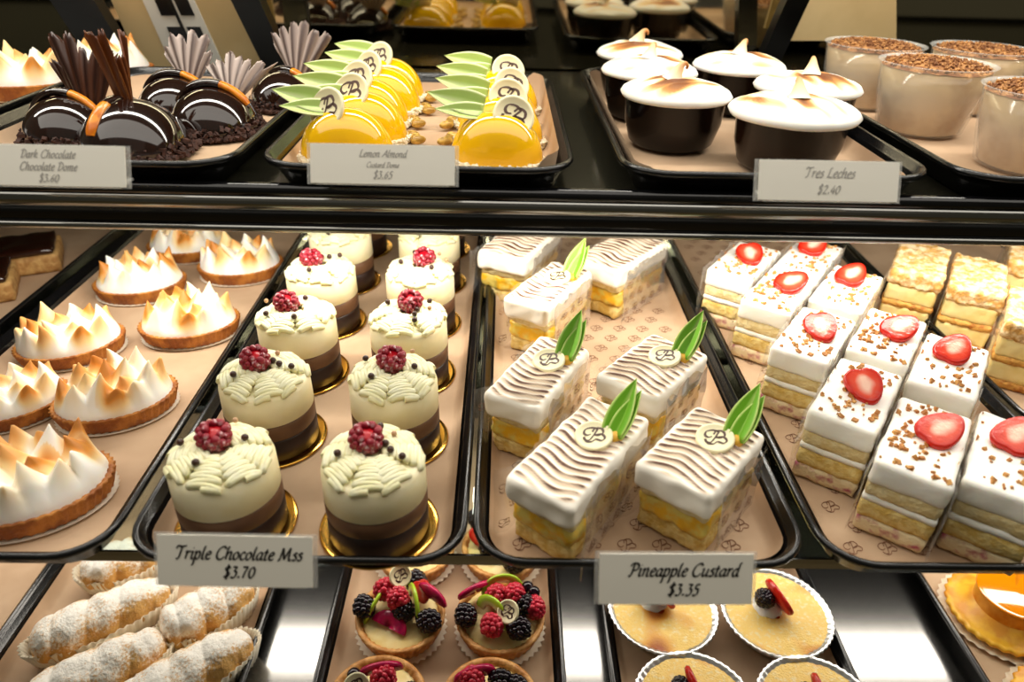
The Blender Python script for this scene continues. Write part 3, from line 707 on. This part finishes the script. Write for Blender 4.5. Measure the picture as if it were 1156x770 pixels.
def fruit_tart(fruits, seed):
    t = root('fruit_tart', 'tart', 'glazed fruit tarts'); rng = random.Random(seed); R = 45
    d = MB(); n = 160; d.grid([[((R-1)*s*cos(2*pi*i/n)*(1+(.03*cos(40*2*pi*i/n) if s > 1 else 0)), (R-1)*s*sin(2*pi*i/n)*(1+(.03*cos(40*2*pi*i/n) if s > 1 else 0)), z) for i in range(n)] for s, z in ((0, .3), (.8, .3), (1.035, 3), )], cv=True, flip=True); d.build('paper_doily', 'doily', t)
    m = MB(); m.lathe([(0, 1), (36, 1), (38, 2), (44, 19), (44.8, 21), (43, 22.4), (40, 22), (38, 19.5), (37, 16), (0, 15)], 144, rf=lambda th, r, z: 1+(.02*cos(36*th) if r > 37 and r < 45 and z < 20 else 0)); m.build('tart_shell', 'tart_shell', t)
    c = MB(); c.lathe([(38.2, 17.6), (34, 19.5), (0, 20.5)], 48); c.build('custard_filling', 'pastry_cream', t)
    for f in fruits:
        k, x, y, z, rot, tl = f[:6]; M = T(x, y, z) @ Rz(rot) @ Rx(tl); b = MB()
        if k == 'rasp': berry(b, (0, 0, 0), 11.5, 12.5, Matrix.Rotation(0, 3, 'X'), 3.4, 1.1); b.move(M); b.build('raspberry', 'raspberry', t)
        elif k == 'black': berry(b, (0, 0, 0), 11.2, 13, Matrix.Rotation(0, 3, 'X'), 3.5, 1.1); b.move(M); b.build('blackberry', 'blackberry', t)
        elif k == 'kiwi':
            P = []; W = []
            for i in range(25):
                a = pi*1.05*i/24; P.append([(r*cos(a), zz, r*sin(a)) for r, zz in ((21, -1.6), (22, 0), (21, 1.6), (17, 1.9), (11, 1.4), (11, -1.4), (17, -1.9))]); W.append([0, 0, 0, .05, .9, .9, .05])
            b.grid(P, cv=True, W=W); b.add(P[0], [(0, 1, 2, 3, 4, 5, 6)]); b.add(P[-1], [(6, 5, 4, 3, 2, 1, 0)]); b.move(M); b.build('kiwi_slice', 'kiwi', t)
        elif k == 'dragon':
            P = []
            for i in range(25):
                a = pi*i/24; P.append([(r*cos(a), zz+2*sin(a), r*sin(a)*.8) for r, zz in ((19, -2.4), (20, 0), (19, 2.4), (12, 2.8), (1, 2.2), (1, -2.2), (12, -2.8))])
            b.grid(P, cv=True); b.add(P[0], [(0, 1, 2, 3, 4, 5, 6)]); b.add(P[-1], [(6, 5, 4, 3, 2, 1, 0)]); b.move(M); b.build('dragonfruit_slice', 'dragonfruit', t)
        elif k == 'straw': straw_half(b, 13, M, 7); b.build('strawberry_half', 'strawberry', t)
        elif k == 'blue': b.sphere((0, 0, 0), 6.5, 14, 9); b.move(M); b.build('blueberry', 'blackberry', t)
        elif k == 'coin': coin(t, M, 11.5)
    return t
def brulee(seed, garnish=True, gx=-14, gy=16):
    t = root('custard_tin', 'custard tart', 'caramelised custards in foil tins'); n = 200; R = 50
    m = MB(); m.lathe([(0, .5), (36, .5), (37.5, 2), (47, 20), (49, 23), (53, 24), (55.5, 26), (54.8, 27.8), (52, 26.4), (47.4, 23.6)], n, rf=lambda th, r, z: 1+(.012*cos(50*th) if r > 49 else .006*cos(50*th) if r > 37.6 else 0)); m.build('foil_tin', 'foil', t)
    c = MB(); P = []
    for i in range(14):
        s = i/13; P.append([(50*s*cos(2*pi*j/64), 50*s*sin(2*pi*j/64), 25+1.2*(1-s*s)+.6*noise.noise(Vector((s*6*cos(2*pi*j/64), s*6*sin(2*pi*j/64), seed)))) for j in range(64)])
    Wc = [[max(0, min(1, 1.5*noise.noise(Vector((x*.035, y*.035, seed*3.3)))+.9*max(0, (x*x+y*y)/2500-.72)+.75*exp(-((x-gx-5)**2+(y-gy+14)**2)/120)-.1)) for x, y, z in row] for row in P]
    c.grid(P, cv=True, flip=True, W=Wc); c.build('custard', 'custard', t)
    if garnish:
        g = MB(); g.lathe([(15, 22.8), (15.5, 25), (13, 28.5), (9, 31), (5, 33), (0, 34)], 48, (gx, gy, 0), rf=lambda th, r, z: 1+.06*cos(8*th+z)); g.build('cream_dollop', 'whip', t)
        k = MB(); k.lathe([(13, 25.2), (0, 26.4)], 24, (gx+6, gy-13, 0), sy=.75); k.build('caramel_spot', 'caramel', t)
        b = MB(); berry(b, (gx-5, gy, 38), 9.5, 14, Matrix.Rotation(.8, 3, 'X'), 2.9, 1.1); b.build('blackberry', 'blackberry', t)
        s = MB(); straw_half(s, 22, T(gx+10, gy+1, 42) @ Rz(.15) @ Ry(1.15) @ Rx(-.15), 7); s.build('strawberry_slice', 'strawberry', t)
    return t
def flan(seed):
    t = root('orange_glazed_flan_tart', 'tart', 'orange glazed yellow tarts'); n = 160
    d = MB(); d.lathe([(0, .3), (50, .3), (61, 3), (62, 4)], n, rf=lambda th, r, z: 1+(.02*cos(36*th) if r > 55 else 0)); d.build('paper_doily', 'doily', t)
    m = MB(); m.lathe([(0, 1), (46, 1), (55, 7), (57, 11), (55, 13.5), (51, 12.5), (44, 13.5), (37, 18), (33, 22), (0, 22)], n, rf=lambda th, r, z: 1+(.022*cos(30*th) if r > 50 else 0)); m.build('yellow_crust', 'flan_crust', t)
    s = MB(); s.lathe([(33, 20), (33.5, 36), (35, 39.5)], 56); s.build('flan_side', 'flan_side', t)
    o = MB(); o.lathe([(35, 39.5), (35.8, 40.6), (34.8, 41.6), (33, 41.2), (31, 41.6), (0, 42)], 64); o.build('orange_glaze', 'flan_top', t)
    return t
def dark_slice(seed):
    t = root('dark_glazed_slice', 'pastry', 'dark glazed square slices')
    m = MB(); m.rbox((0, 0, 10), (66, 66, 20), 2, 5, 1, .1, seed=seed); m.build('slice_base', 'slice_base', t)
    m = MB(); m.rbox((0, 0, 23), (60, 60, 8), 3, 5, 1.4, .08, seed=seed+1); m.build('glaze_top', 'slice_glaze', t)
    return t

# ------------------------------------------------------------------ the case itself
ZT, ZM, ZD = -165.0, -357.0, -585.6        # tops of upper shelf, glass shelf and steel deck
def structure(o): o['kind'] = 'structure'; return o
m = MB(); m.box((0, 0, 0), (2600, 12, 1000)); o = structure(m.build('wall_back', 'mirror', None, False)); o.location = world(0, 931, -160); o.rotation_euler.x = radians(1.0)
m = MB(); m.box((0, 300, -CZ-10), (6000, 6000, 20)); o = structure(m.build('floor', 'board', None, False)); o.location = world(0, 0, 0)
case = root('display_case', 'display case'); case['label'] = 'steel decked refrigerated pastry display case holding all the trays'; case.location = world(0, 0, 0)
m = MB(); m.rbox((0, 580, ZD-6), (2400, 660, 12), 2, 60); m.build('steel_deck', 'steel', case, False)
m = MB(); m.rbox((0, 580, -1040), (2400, 640, 880), 6, 120); m.build('cabinet_base', 'frame_black', case, False)
def strut(p0, p1, w, d):
    m = MB(); P0, P1 = Vector(p0), Vector(p1); t = (P1-P0).normalized(); n = Vector((1, 0, 0)); b = t.cross(n)
    for q in (0,):
        vs = [p+n*i*w/2+b*j*d/2 for p in (P0, P1) for i, j in ((-1, -1), (1, -1), (1, 1), (-1, 1))]
        m.add(vs, [(0, 1, 2, 3)[::-1], (4, 5, 6, 7), (0, 4, 5, 1)[::-1], (1, 5, 6, 2)[::-1], (2, 6, 7, 3)[::-1], (3, 7, 4, 0)[::-1]])
    return m.build('slanted_strut', 'frame_black', case, False)
# upper shelf: dark slab with a black and chrome front rail
up = root('upper_shelf', 'shelf'); up['label'] = 'dark glossy upper shelf with black and chrome front rail'; up.location = world(0, 0, 0)
m = MB(); m.rbox((0, 691, ZT-7), (2400, 450, 14), 1, 80); m.build('shelf_panel', 'shelf_black', up, False)
def extr(prof, name, mt):
    m = MB(); n = len(prof)
    m.grid([[(x, y, z) for y, z in prof] for x in (-1200, 1200)], cv=True, flip=True); m.add([(-1200, y, z) for y, z in prof], [tuple(range(n))]); m.add([(1200, y, z) for y, z in prof], [tuple(range(n))[::-1]])
    o = m.build(name, mt, up, True); o.data.polygons.foreach_set('use_smooth', [True]*len(o.data.polygons))
    e = o.modifiers.new('edges', 'EDGE_SPLIT'); e.split_angle = radians(32); return o
def arc(cy, cz, r, a0, a1, n=8): return [(cy+r*cos(radians(a0+(a1-a0)*i/n)), cz+r*sin(radians(a0+(a1-a0)*i/n))) for i in range(n+1)]
extr([(463, -158.5)]+arc(462, -163, 5, 82, 200)+[(458, -166), (463, -166)], 'rail_cap', 'rail_black')
extr([(470, -166), (459, -166)]+[(458.2, -166.6), (456.6, -168.5), (456.2, -171), (456.8, -174.5), (458.5, -176.6), (470, -176.6)], 'chrome_bead', 'chrome')
extr([(470, -176.6), (458.6, -176.6), (457.6, -178), (457.4, -184), (458, -186), (470, -186)], 'rail_face', 'rail_black')
extr([(470, -186), (458, -186)]+arc(457, -188.6, 2.6, 90, 270, 8)+[(457, -191.2), (470, -191.2)], 'chrome_lip', 'chrome')
# glass shelf
g = root('glass_shelf', 'shelf'); g['label'] = 'clear glass middle shelf under the mousse and cake trays'; g.location = world(0, 0, 0)
m = MB(); m.rbox((0, 623, ZM-4), (2400, 600, 8), 1, 120); m.build('glass_panel', 'shelf_glass', g, False)
m = MB(); m.rbox((0, 322, ZM-4), (2400, 2, 9), .6, 60); m.build('steel_edge', 'steel', g, False)
# struts and boards at the back; struts and striped board imitate mirror reflections
for (x0, y0), (x1, y1), w in (((62, -40), (140, 85), 46), ((262, -40), (318, 80), 30), ((915, -40), (866, 70), 24)):
    # each strut imitates a mirrored front support, leaning away and down towards the shelf
    k = [(_F+_R2*((px-578)/FPX)+_U2*((385-py)/FPX)) for px, py in ((x0, y0), (x1, y1))]
    P0 = k[0]*(810/k[0].y); P1 = k[1]*(880/k[1].y); strut(P0, P1, w, 16)
def board(name, label, cat, corners, y0, y1, mt, th=6):
    t = root(name, cat); t['label'] = label; t.location = world(0, 0, 0); k = []
    for (px, py), yy in zip(corners, (y0, y0, y1, y1)):
        d = _F+_R2*((px-578)/FPX)+_U2*((385-py)/FPX); k.append(d*(yy/d.y))
    nrm = (k[1]-k[0]).cross(k[3]-k[0]).normalized()*th
    m = MB(); m.add([*k, *[p+nrm for p in k]], [(0, 1, 2, 3), (7, 6, 5, 4), (0, 4, 5, 1), (1, 5, 6, 2), (2, 6, 7, 3), (3, 7, 4, 0)]); m.build('panel', mt, t, False)
    return t, k
t, k = board('striped_board', 'tan board with a white stripe and black squares behind the chocolate domes', 'board', [(112, -30), (250, -30), (300, 78), (160, 78)], 840, 890, 'board')  # stands in for signage reflected in the mirror wall
def onboard(u, v): return k[0].lerp(k[1], u).lerp(k[3].lerp(k[2], u), v)
def patch(name, u0, u1, v0, v1, mt, lift, parent):
    nrm = (k[1]-k[0]).cross(k[3]-k[0]).normalized(); nrm = -nrm if nrm.y > 0 else nrm
    q = [onboard(u, v)+nrm*lift for u, v in ((u0, v0), (u1, v0), (u1, v1), (u0, v1))]
    b = MB(); b.add(q+[p-nrm*lift*.9 for p in q], [(0, 1, 2, 3), (7, 6, 5, 4), (0, 4, 5, 1), (1, 5, 6, 2), (2, 6, 7, 3), (3, 7, 4, 0)]); return b.build(name, mt, parent, False)
st = patch('white_stripe', .26, .68, 0, 1, 'board_white', 1.2, t)
for u in (.36, .52):
    for v in (.2, .52): patch('black_square', u, u+.11, v, v+.2, 'frame_black', 2.0, st)
patch('dark_divider', .474, .498, .0, .9, 'frame_black', 2.4, st)
board('beige_board', 'plain beige board standing behind the cocoa topped cups', 'board', [(925, -30), (1012, -30), (1012, 46), (888, 46)], 860, 880, 'board')

# ------------------------------------------------------------------ trays
TW = 214
TOPT = [(-516, 'black tray under the meringue tarts at the far left of the upper shelf'), (-287, 'black tray holding the dark chocolate domes'), (-58, 'black tray holding two rows of yellow lemon domes'),
        (187, 'black tray holding the dark cups with meringue lids'), (418, 'black tray holding the cocoa topped cream cups')]
for i, (cx, lb) in enumerate(TOPT):
    l = 372 if i == 3 else 320
    fr = [455, 455, 456, 455, 458][i]
    tray(lb, cx, fr, TW, l, ZT+.1)
    liner(['tan paper under the meringue tarts on the upper shelf', 'tan paper under the chocolate domes', 'tan paper between the two rows of lemon domes', 'tan paper under the dark meringue topped cups', 'tan paper under the cocoa topped cups'][i], cx, fr, TW, l, ZT+.1, seed=i, curl=12 if i in (2, 3) else 9, lift=(None, None, (lambda x, y: 13*max(0, min(1, (x-76)/10))), (lambda x, y: 7*max(0, min(1, (-x-76)/10))), None)[i])
MIDT = [(-570, 305, 'black tray with dark glazed slices at the left edge'), (-344, 297, 'black tray holding the large torched meringue tarts'), (-125, 297, 'black tray holding two rows of layered mousse cakes'),
        (90, 297, 'black tray holding the pineapple custard cakes'), (309, 297, 'black tray holding the strawberry cream cakes'), (527, 430, 'black tray holding the napoleon slices')]
for i, (cx, fr, lb) in enumerate(MIDT):
    tray(lb, cx, fr, 212, 588-(120 if i == 5 else 0), ZM+.1)
    liner(['tan paper under the dark glazed slices', 'tan paper under the large meringue tarts', 'tan paper between the mousse cakes', 'tan paper printed with monograms under the pineapple cakes', 'tan paper printed with monograms under the strawberry cakes', 'tan paper under the napoleons'][i], cx, fr, 212, 588-(120 if i == 5 else 0), ZM+.1, seed=i+9, printed=i in (3, 4))
DKT = [(-552, 'black tray at the lower left edge beside the sugared rolls', 'tan paper at the lower left edge beside the sugared rolls'), (-329, 'black tray holding the sugar dusted pastry rolls', 'tan paper under the sugared pastry rolls'), (-47, 'black tray holding the fruit tarts', 'tan paper under the fruit tarts'),
       (209, 'black tray holding the foil tins of custard', 'tan paper under the custard tins'), (536, 'black tray holding the orange glazed tarts', 'tan paper under the orange glazed tarts')]
for i, (cx, lb, lp) in enumerate(DKT):
    wd = 232 if i == 1 else 218
    tray(lb, cx, 290, wd, 470, ZD+.1, r=20); liner(lp, cx, 290, wd, 470, ZD+.1, seed=i+20)

# ------------------------------------------------------------------ upper shelf goods
BT, BM, BD = ZT+3.6, ZM+3.6, ZD+3.6
tart_a, tart_b, tart_c = meringue_tart(3), meringue_tart(11), meringue_tart(20)
# chocolate domes
fan = (30, 58, .62, 6, 8)
pl = lambda x, y, z, rz, rx: T(x, y, z) @ Rz(rz) @ Rx(rx)
dA = dome_cake(1, 'choc_plume', (44, 58, .62, 8, 6), pl(14, 14, 26, .1, -.12), T(-2, 6, 4) @ Rz(-.15))
dB = dome_cake(2, 'choc_plume_amber', (18, 46, .3, 5, 5), pl(0, 8, 30, 1.15, .0), T(-9, 1, 0) @ Rz(-1.75))
dC = dome_cake(3, 'choc_plume_silver', (34, 50, .8, 6, 6), pl(8, 18, 30, -.1, -.3), T(0, 6, 4) @ Rz(-.1))
dD = dome_cake(4, 'choc_plume_silver', (34, 44, .85, 6, 6), pl(10, 24, 28, -.1, -.5), T(0, 4, 4) @ Rz(-.12))
dE = dome_cake(5, 'choc_plume_silver', (34, 50, .75, 6, 6), pl(12, 8, 30, -.2, -.25), T(4, 2, 2) @ Rz(-.5))
for p, (x, y), lb, sc in ((dA, (-342, 566), 'chocolate dome with broad dark brown plume, leftmost behind its price tag', .85), (dB, (-276, 534), 'front chocolate dome with narrow amber brown plume', 1.0), (dC, (-290, 648), 'chocolate dome with tall silvery plume behind the front domes', .86),
                         (dD, (-239, 598), 'chocolate dome with short silvery plume and crumbs at its foot', .92), (dE, (-206, 692), 'chocolate dome with silvery plume beside the lemon leaves', .84)):
    place(p, x, y, BT, 0, lb, sc)
# lemon domes
lp = lemon_cake(1, off=1, roll=-.15); lp2 = lemon_cake(3, off=-3, roll=-.35); lq = lemon_cake(2, side=-1, off=6, roll=.3); lq2 = lemon_cake(4, side=-1, off=12, roll=.55)
ordn = ['frontmost', 'second from the front', 'middle', 'fourth from the front', 'rearmost']
for i, y in enumerate((524, 576, 628, 680, 731)):
    place((lp, lp2)[i in (0, 3)], -115.5+(0, 3, -2, 3, 1)[i], y, BT, (0, .06, .04, -.03, -.05)[i], 'yellow lemon dome with monogram disc and leaves, %s in the left row' % ordn[i], .98)
for i, y in enumerate((522, 575, 629, 683)):
    place((lq2, lq)[i % 2], -5+(0, 2, -1, 2)[i], y, BT, (-.08, -.04, .03, .06)[i], 'yellow lemon dome with monogram disc, %s in the right row' % ('frontmost', 'second from the front', 'third from the front', 'rearmost')[i], .98)
# dark cups
c1, c2, c3 = dark_cup(1), dark_cup(2), dark_cup(3, 47)
for p, x, y, rz, lb in ((c3, 212, 530, 2.0, 'dark cup with wide meringue lid, frontmost behind its price tag'), (c1, 137, 586, .6, 'dark cup with meringue lid and short curl, left of the frontmost cup'), (c2, 132, 680, .2, 'dark cup with upright meringue curl at the left rear corner'),
                        (c1, 256, 622, 1.9, 'dark cup with browned meringue lid right behind the frontmost cup'), (c2, 224, 714, .0, 'dark cup with curled meringue tip behind the right pair of cups'), (c1, 138, 772, .1, 'dark cup with meringue lid at the very back left of its tray'), (c2, 240, 806, .1, 'dark cup with meringue curl at the very back right of its tray')):
    if y > 780: continue
    place(p, x, y, BT, rz, lb)
tc = tiramisu_cup(1)
for x, y, lb in ((408, 545, 'cocoa topped cream cup cut by the right edge of the picture, nearest'), (377, 652, 'cocoa topped cream cup standing in the middle front of its tray'), (368, 754, 'cocoa topped cream cup at the back left beside the meringue cups'), (470, 742, 'cocoa topped cream cup at the back right of its tray')):
    place(tc, x, y, BT, x*.01, lb)
# left meringue tarts
for p, (px, py), rz, lb in ((tart_a, (18, 108), .3, 'meringue tart at the far left of the upper shelf'), (tart_b, (108, 92), .5, 'meringue tart half hidden behind the dark chocolate plume')):
    x, y = at(px, py, BT+5); place(p, x, y+25, BT, rz, lb)
price_tag('white price tag in front of the chocolate domes', *at(56, 210, -157.5), -157.5, [('Dark Chocolate', 17, 4.8), ('Chocolate Dome', 9.5, 4.8), ('$3.60', 2.5, 5)], w=98, h=25.5, ink='ink_pale')
price_tag('white price tag reading $3.65 in front of the lemon domes', *at(432, 208, -157.5), -157.5, [('Lemon Almond', 17, 4.4), ('Custard Dome', 10.5, 3.2), ('$3.65', 3.5, 5)], h=25.5, ink='ink_pale')
price_tag('white price tag reading Tres Leches $2.40 below the dark cups', *at(934, 227, -157.5), -157.5, [('Tres Leches', 14.5, 6), ('$2.40', 4.5, 5.6)], w=92, h=25.5, ink='ink_pale')

# ------------------------------------------------------------------ glass shelf goods
for p, (px, py), rz, sc, lb in ((tart_c, (133, 456), .42, 1.0, 'large meringue tart beside the second mousse cake'), (tart_a, (18, 458), .6, .86, 'meringue tart cut by the left edge between two others'), (tart_b, (40, 560), .42, 1.1, 'nearest meringue tart at the lower left corner of its tray'),
                            (tart_a, (82, 392), .45, .97, 'meringue tart third from the front along the left side'), (tart_c, (216, 370), .25, .98, 'meringue tart with a broad scorched band behind the mousse tray rim'), (tart_b, (160, 324), .2, .98, 'meringue tart with tall spikes below the shelf rail at left'),
                            (tart_a, (273, 304), .2, .98, 'golden brown meringue tart right behind the others'), (tart_c, (214, 281), .15, .98, 'rearmost meringue tart half hidden by the shelf rail')):
    x, y = at(px, py, BM+6); place(p, x, y, BM, rz, lb, sc)
mA = mousse(1, [(-24, 2, 1), (14, 8, 1), (-8, -16, 1), (2, 26, 0), (-14, 24, 0)])
mB = mousse(2, [(8, 4, 1), (12, -2, 1), (-20, -6, 1), (2, 22, 1), (12, 14, 0), (20, -8, 1)])
rows = ['frontmost', 'second from the front', 'third from the front', 'fourth from the front', 'fifth from the front', 'rearmost']
for i in range(6):
    place((mA, mB)[i % 2 and 1], -174+i*.2, 344+i*91, BM, i*.35, 'layered chocolate mousse cake with raspberry, %s in the left row' % rows[i])
    place((mB, mA)[i % 2 and 1], -79+i*.2, 344+i*91, BM, -i*.4, 'layered chocolate mousse cake with raspberry, %s in the right row' % rows[i])
kA = pineapple_cake(46, 104, 1); kB = pineapple_cake(50, 80, 5); kC = pineapple_cake(42, 92, 8); kD = pineapple_cake(52, 98, 12, garnish=False)
for p, x, y, a, lb in ((kA, 54, 358, -35, 'long pineapple custard cake with green leaf at the front left of its tray'), (kB, 133, 358, -40, 'short pineapple custard cake with green leaf at the front right of its tray'), (kC, 30, 448, -28, 'pineapple custard cake in printed film behind the long front cake'),
                       (kB, 119, 458, -40, 'pineapple custard cake with leaf beside the right tray rim, second row'), (kC, 45, 594, -31, 'pineapple custard cake with leaf at the back left of its tray'), (kD, 124, 676, -40, 'pineapple custard cake without disc at the back right of its tray'), (kD, 20, 700, -25, 'pineapple custard cake hidden behind the back left one')):
    place(p, x, y, BM, radians(a), lb)
sA = strawberry_cake(1, 90, 6, 4, 2.6); sB = strawberry_cake(2, 70, 2, 2, .6); sC = strawberry_cake(3, 60, -2, 12, 2.9)
for p, (u, v), a, lb in ((sA, (0, -1), -36, 'nearest strawberry cream cake with a dark red strawberry'), (sC, (49.5, 14), -36, 'strawberry cream cake cut by the right edge of the picture'), (sB, (-49.5, 28), -36, 'strawberry cream cake at the left front of its tray'),
                           (sC, (0, 113), -36, 'strawberry cream cake with pale strawberry beside the napoleons'), (sA, (-49.5, 132), -36, 'strawberry cream cake with upright strawberry below the black tray corner'), (sB, (-99, 97), -36, 'strawberry cream cake showing its golden sponge beside the empty paper'),
                           (sC, (-99, 206), -36, 'strawberry cream cake with halved berry next to the first napoleon'), (sA, (-148.5, 162), -36, 'strawberry cream cake third along the left tray rim'), (sB, (-198, 206), -36, 'strawberry cream cake at the far left back of its tray'), (sC, (-148.5, 256), -36, 'strawberry cream cake at the back middle under the rail')):
    place(p, 285.5+.809*u+.588*v, 371-.588*u+.809*v, BM, radians(a), lb)
nA = napoleon(1); nB = napoleon(4)
for p, (px, py), a, lb in ((nA, (1040, 294), -32, 'napoleon slice leftmost under the shelf rail'), (nB, (1105, 312), -32, 'napoleon slice with flaky top in the middle of its tray'), (nA, (1172, 352), -34, 'napoleon slice cut by the right edge, nearest'), (nB, (1168, 285), -32, 'napoleon slice in the right back corner')):
    x, y = at(px, py, BM+60); place(p, x, y, BM, radians(a), lb)
dS = dark_slice(1)
for (px, py), lb in (((14, 322), 'dark glazed square slice at the left edge below the rail'), ((66, 290), 'dark glazed square slice behind the tray rim at upper left'), ((-4, 290), 'dark glazed square slice at the far left back')):
    x, y = at(px, py, BM+10); place(dS, x-34, y, BM, .45, lb)
price_tag('white price tag reading Triple Chocolate Mss $3.70', *at(266, 662, ZM+4), ZM+4, [('Triple Chocolate Mss', 16.5, 7.6), ('$3.70', 5.5, 7.4)], w=93, h=31.5, foot=((0, 0), (13, -4), (22, -11), (31, -20)), rz=-.01, shift=2)
price_tag('white price tag reading Pineapple Custard $3.35', *at(762, 682, ZM+4), ZM+4, [('Pineapple Custard', 17, 7.6), ('$3.35', 5.5, 7.4)], w=92, h=31, foot=((0, 0), (13, -4), (22, -11), (31, -20)), rz=.01, shift=4)

# ------------------------------------------------------------------ deck goods
hA = cream_horn(1); hB = cream_horn(5, 3.6, 110); hC = cream_horn(9, 4.0, 84)
for p, (px, py), a, lb in ((hC, (146, 634), .45, 'sugared pastry roll at the back under the tray corner'), (hA, (117, 699), .62, 'large sugared pastry roll left of the price tag'), (hC, (236, 690), .75, 'sugared pastry roll just below the chocolate mousse price tag'),
                           (hB, (112, 762), .62, 'sugared pastry roll at the lower left bottom edge'), (hA, (210, 766), .7, 'sugared pastry roll nearest the steel gap at the bottom')):
    x, y = at(px, py, BD+18); place(p, x, y, BD, a, lb)
f3 = fruit_tart([('rasp', -17, 18, 36, 0, .3), ('rasp', -2, 4, 40, .5, .5), ('black', -36, 2, 30, .4, 1.2), ('black', 4, -2, 30, 0, .8), ('black', 30, -14, 30, 1.2, 1.4), ('black', 12, 34, 30, 0, 1.3), ('kiwi', 13, 6, 28, 1.9, .1), ('kiwi', -26, 10, 22, 1.2, .3), ('dragon', 30, 14, 30, 2.5, .15), ('dragon', -10, -16, 22, -.5, -.9), ('straw', 20, 18, 36, .4, .6), ('coin', -2, 24, 50, .6, .9)], 1)
f4 = fruit_tart([('rasp', -4, 12, 36, 0, .4), ('rasp', 14, 12, 38, 0, .7), ('rasp', -8, -20, 32, .4, 1.2), ('black', -34, -8, 31, .5, 1.2), ('black', 18, -22, 31, 1, 1.4), ('black', 24, 4, 32, 0, .5), ('blue', 34, 20, 32, 0, 0), ('blue', 28, 26, 32, 0, 0), ('rasp', 34, 2, 31, 0, .9), ('kiwi', 2, 27, 26, .15, -.1), ('kiwi', -8, -4, 26, 2.4, .2), ('dragon', -26, 24, 28, .5, .5), ('coin', 8, -12, 42, -.7, .75)], 2)
f1 = fruit_tart([('straw', 4, -8, 30, .4, .8), ('straw', 14, 4, 32, -.8, .9), ('black', 28, 20, 30, .3, 1.1), ('kiwi', 14, 16, 26, -.4, .4), ('black', -22, 2, 30, 0, 1.2), ('rasp', -6, 22, 34, 0, .4)], 3)
f2 = fruit_tart([('straw', -26, 6, 32, .6, .8), ('black', -14, -10, 31, .6, 1.2), ('straw', 10, -12, 29, 1.2, .4), ('black', 14, -30, 30, 1.5, 1.4), ('black', -28, 32, 32, 1.0, 1.2), ('rasp', 6, 18, 34, 0, .5)], 4)
f5 = fruit_tart([('rasp', 6, 10, 38, 0, .4), ('rasp', 2, -8, 36, .3, .8), ('black', -34, -4, 31, .4, 1.2), ('black', 32, -2, 31, .8, 1.3), ('blue', -22, 16, 33, 0, 0), ('dragon', 2, 20, 34, .2, .4), ('kiwi', -16, -4, 24, 1.4, .2), ('coin', -16, -2, 44, .5, .8)], 5)
f6 = fruit_tart([('rasp', -16, 12, 36, 0, .4), ('rasp', -18, -2, 34, .3, .8), ('black', 24, 6, 32, .4, 1.2), ('black', 10, 12, 32, .8, 1.3), ('black', 34, -2, 31, .2, 1.2), ('kiwi', 10, -10, 24, .1, .3), ('dragon', -14, 18, 32, .3, .3)], 6)
for p, (x, y), lb in ((f1, (-85, 519), 'fruit tart half hidden behind the mousse tray corner'), (f2, (5, 519), 'fruit tart half hidden below the pineapple tray corner'), (f3, (-89, 435), 'fruit tart with white disc, kiwi and two magenta slices'), (f4, (4, 435), 'fruit tart with white disc resting on a kiwi slice at its front'), (f5, (-98, 351), 'fruit tart cut by the bottom edge, white disc standing in it'), (f6, (-4, 350), 'fruit tart cut by the bottom edge, raspberries and black berries on top')):
    place(p, x, y, BD, 0, lb, .93)
bA, bB = brulee(1, gx=-7, gy=6), brulee(2, False); bC = brulee(3, gx=-8, gy=9)
for p, (x, y), a, lb in ((bA, (264, 439), 0, 'custard tin with blackberry and strawberry right of the price tag'), (bC, (157, 442), 0, 'custard tin half hidden under the pineapple custard price tag'), (bC, (166, 344), -.1, 'custard tin with large strawberry slice at the bottom edge'), (bA, (268, 341), -.2, 'custard tin cut by the bottom edge with dark blackberry'), (bB, (258, 545), 0, 'custard tin hidden behind the pineapple tray corner')):
    place(p, x, y, BD, a, lb, .93)
fl = flan(1)
for (px, py), lb in (((1134, 688), 'yellow tart with orange glazed top at the right edge'), ((1222, 806), 'yellow fluted tart cut by the lower right corner')):
    x, y = at(px, py, BD+12); place(fl, x, y, BD, 0, lb, .9)

# ------------------------------------------------------------------ light
def area(name, x, y, z, sx, sy, e, col, rx=0, label=None):
    l = bpy.data.lights.new(name, 'AREA'); l.shape = 'RECTANGLE'; l.size = sx*S; l.size_y = sy*S; l.energy = e; l.color = col
    o = bpy.data.objects.new(name, l); COL.objects.link(o); o.location = world(x, y, z); o.rotation_euler = (rx, 0, 0); return o
WARM = (1, .94, .83)
area('upper_lamp', 0, 640, 240, 1900, 40, 7.5, WARM, 0)
area('middle_lamp', 230, 560, ZT-20, 1340, 24, 3.9, WARM, radians(8))
area('deck_lamp', 0, 566, ZM-12, 1900, 46, 4.2, (1, .92, .8), radians(-6))
area('room_lamp', 0, -1200, 1300, 3200, 2000, 1.6, (1, .94, .85), radians(50))  # unseen soft fill, added from above and behind the viewer
area('canopy_lamp', 0, 300, 330, 1900, 420, 5, (1, .94, .84), radians(10))  # unseen broad light added to brighten the price tags and front goods
w = bpy.data.worlds.new('world'); bpy.context.scene.world = w; w.use_nodes = True
w.node_tree.nodes['Background'].inputs[0].default_value = (.17, .155, .11, 1); w.node_tree.nodes['Background'].inputs[1].default_value = .42
sc = bpy.context.scene
sc.view_settings.view_transform = 'Standard'; sc.view_settings.look = 'None'; sc.view_settings.gamma = 1; sc.view_settings.use_curve_mapping = False
sc.view_settings.exposure = 0.0
sc.cycles.max_bounces = 8; sc.cycles.transparent_max_bounces = 24; sc.cycles.use_denoising = True
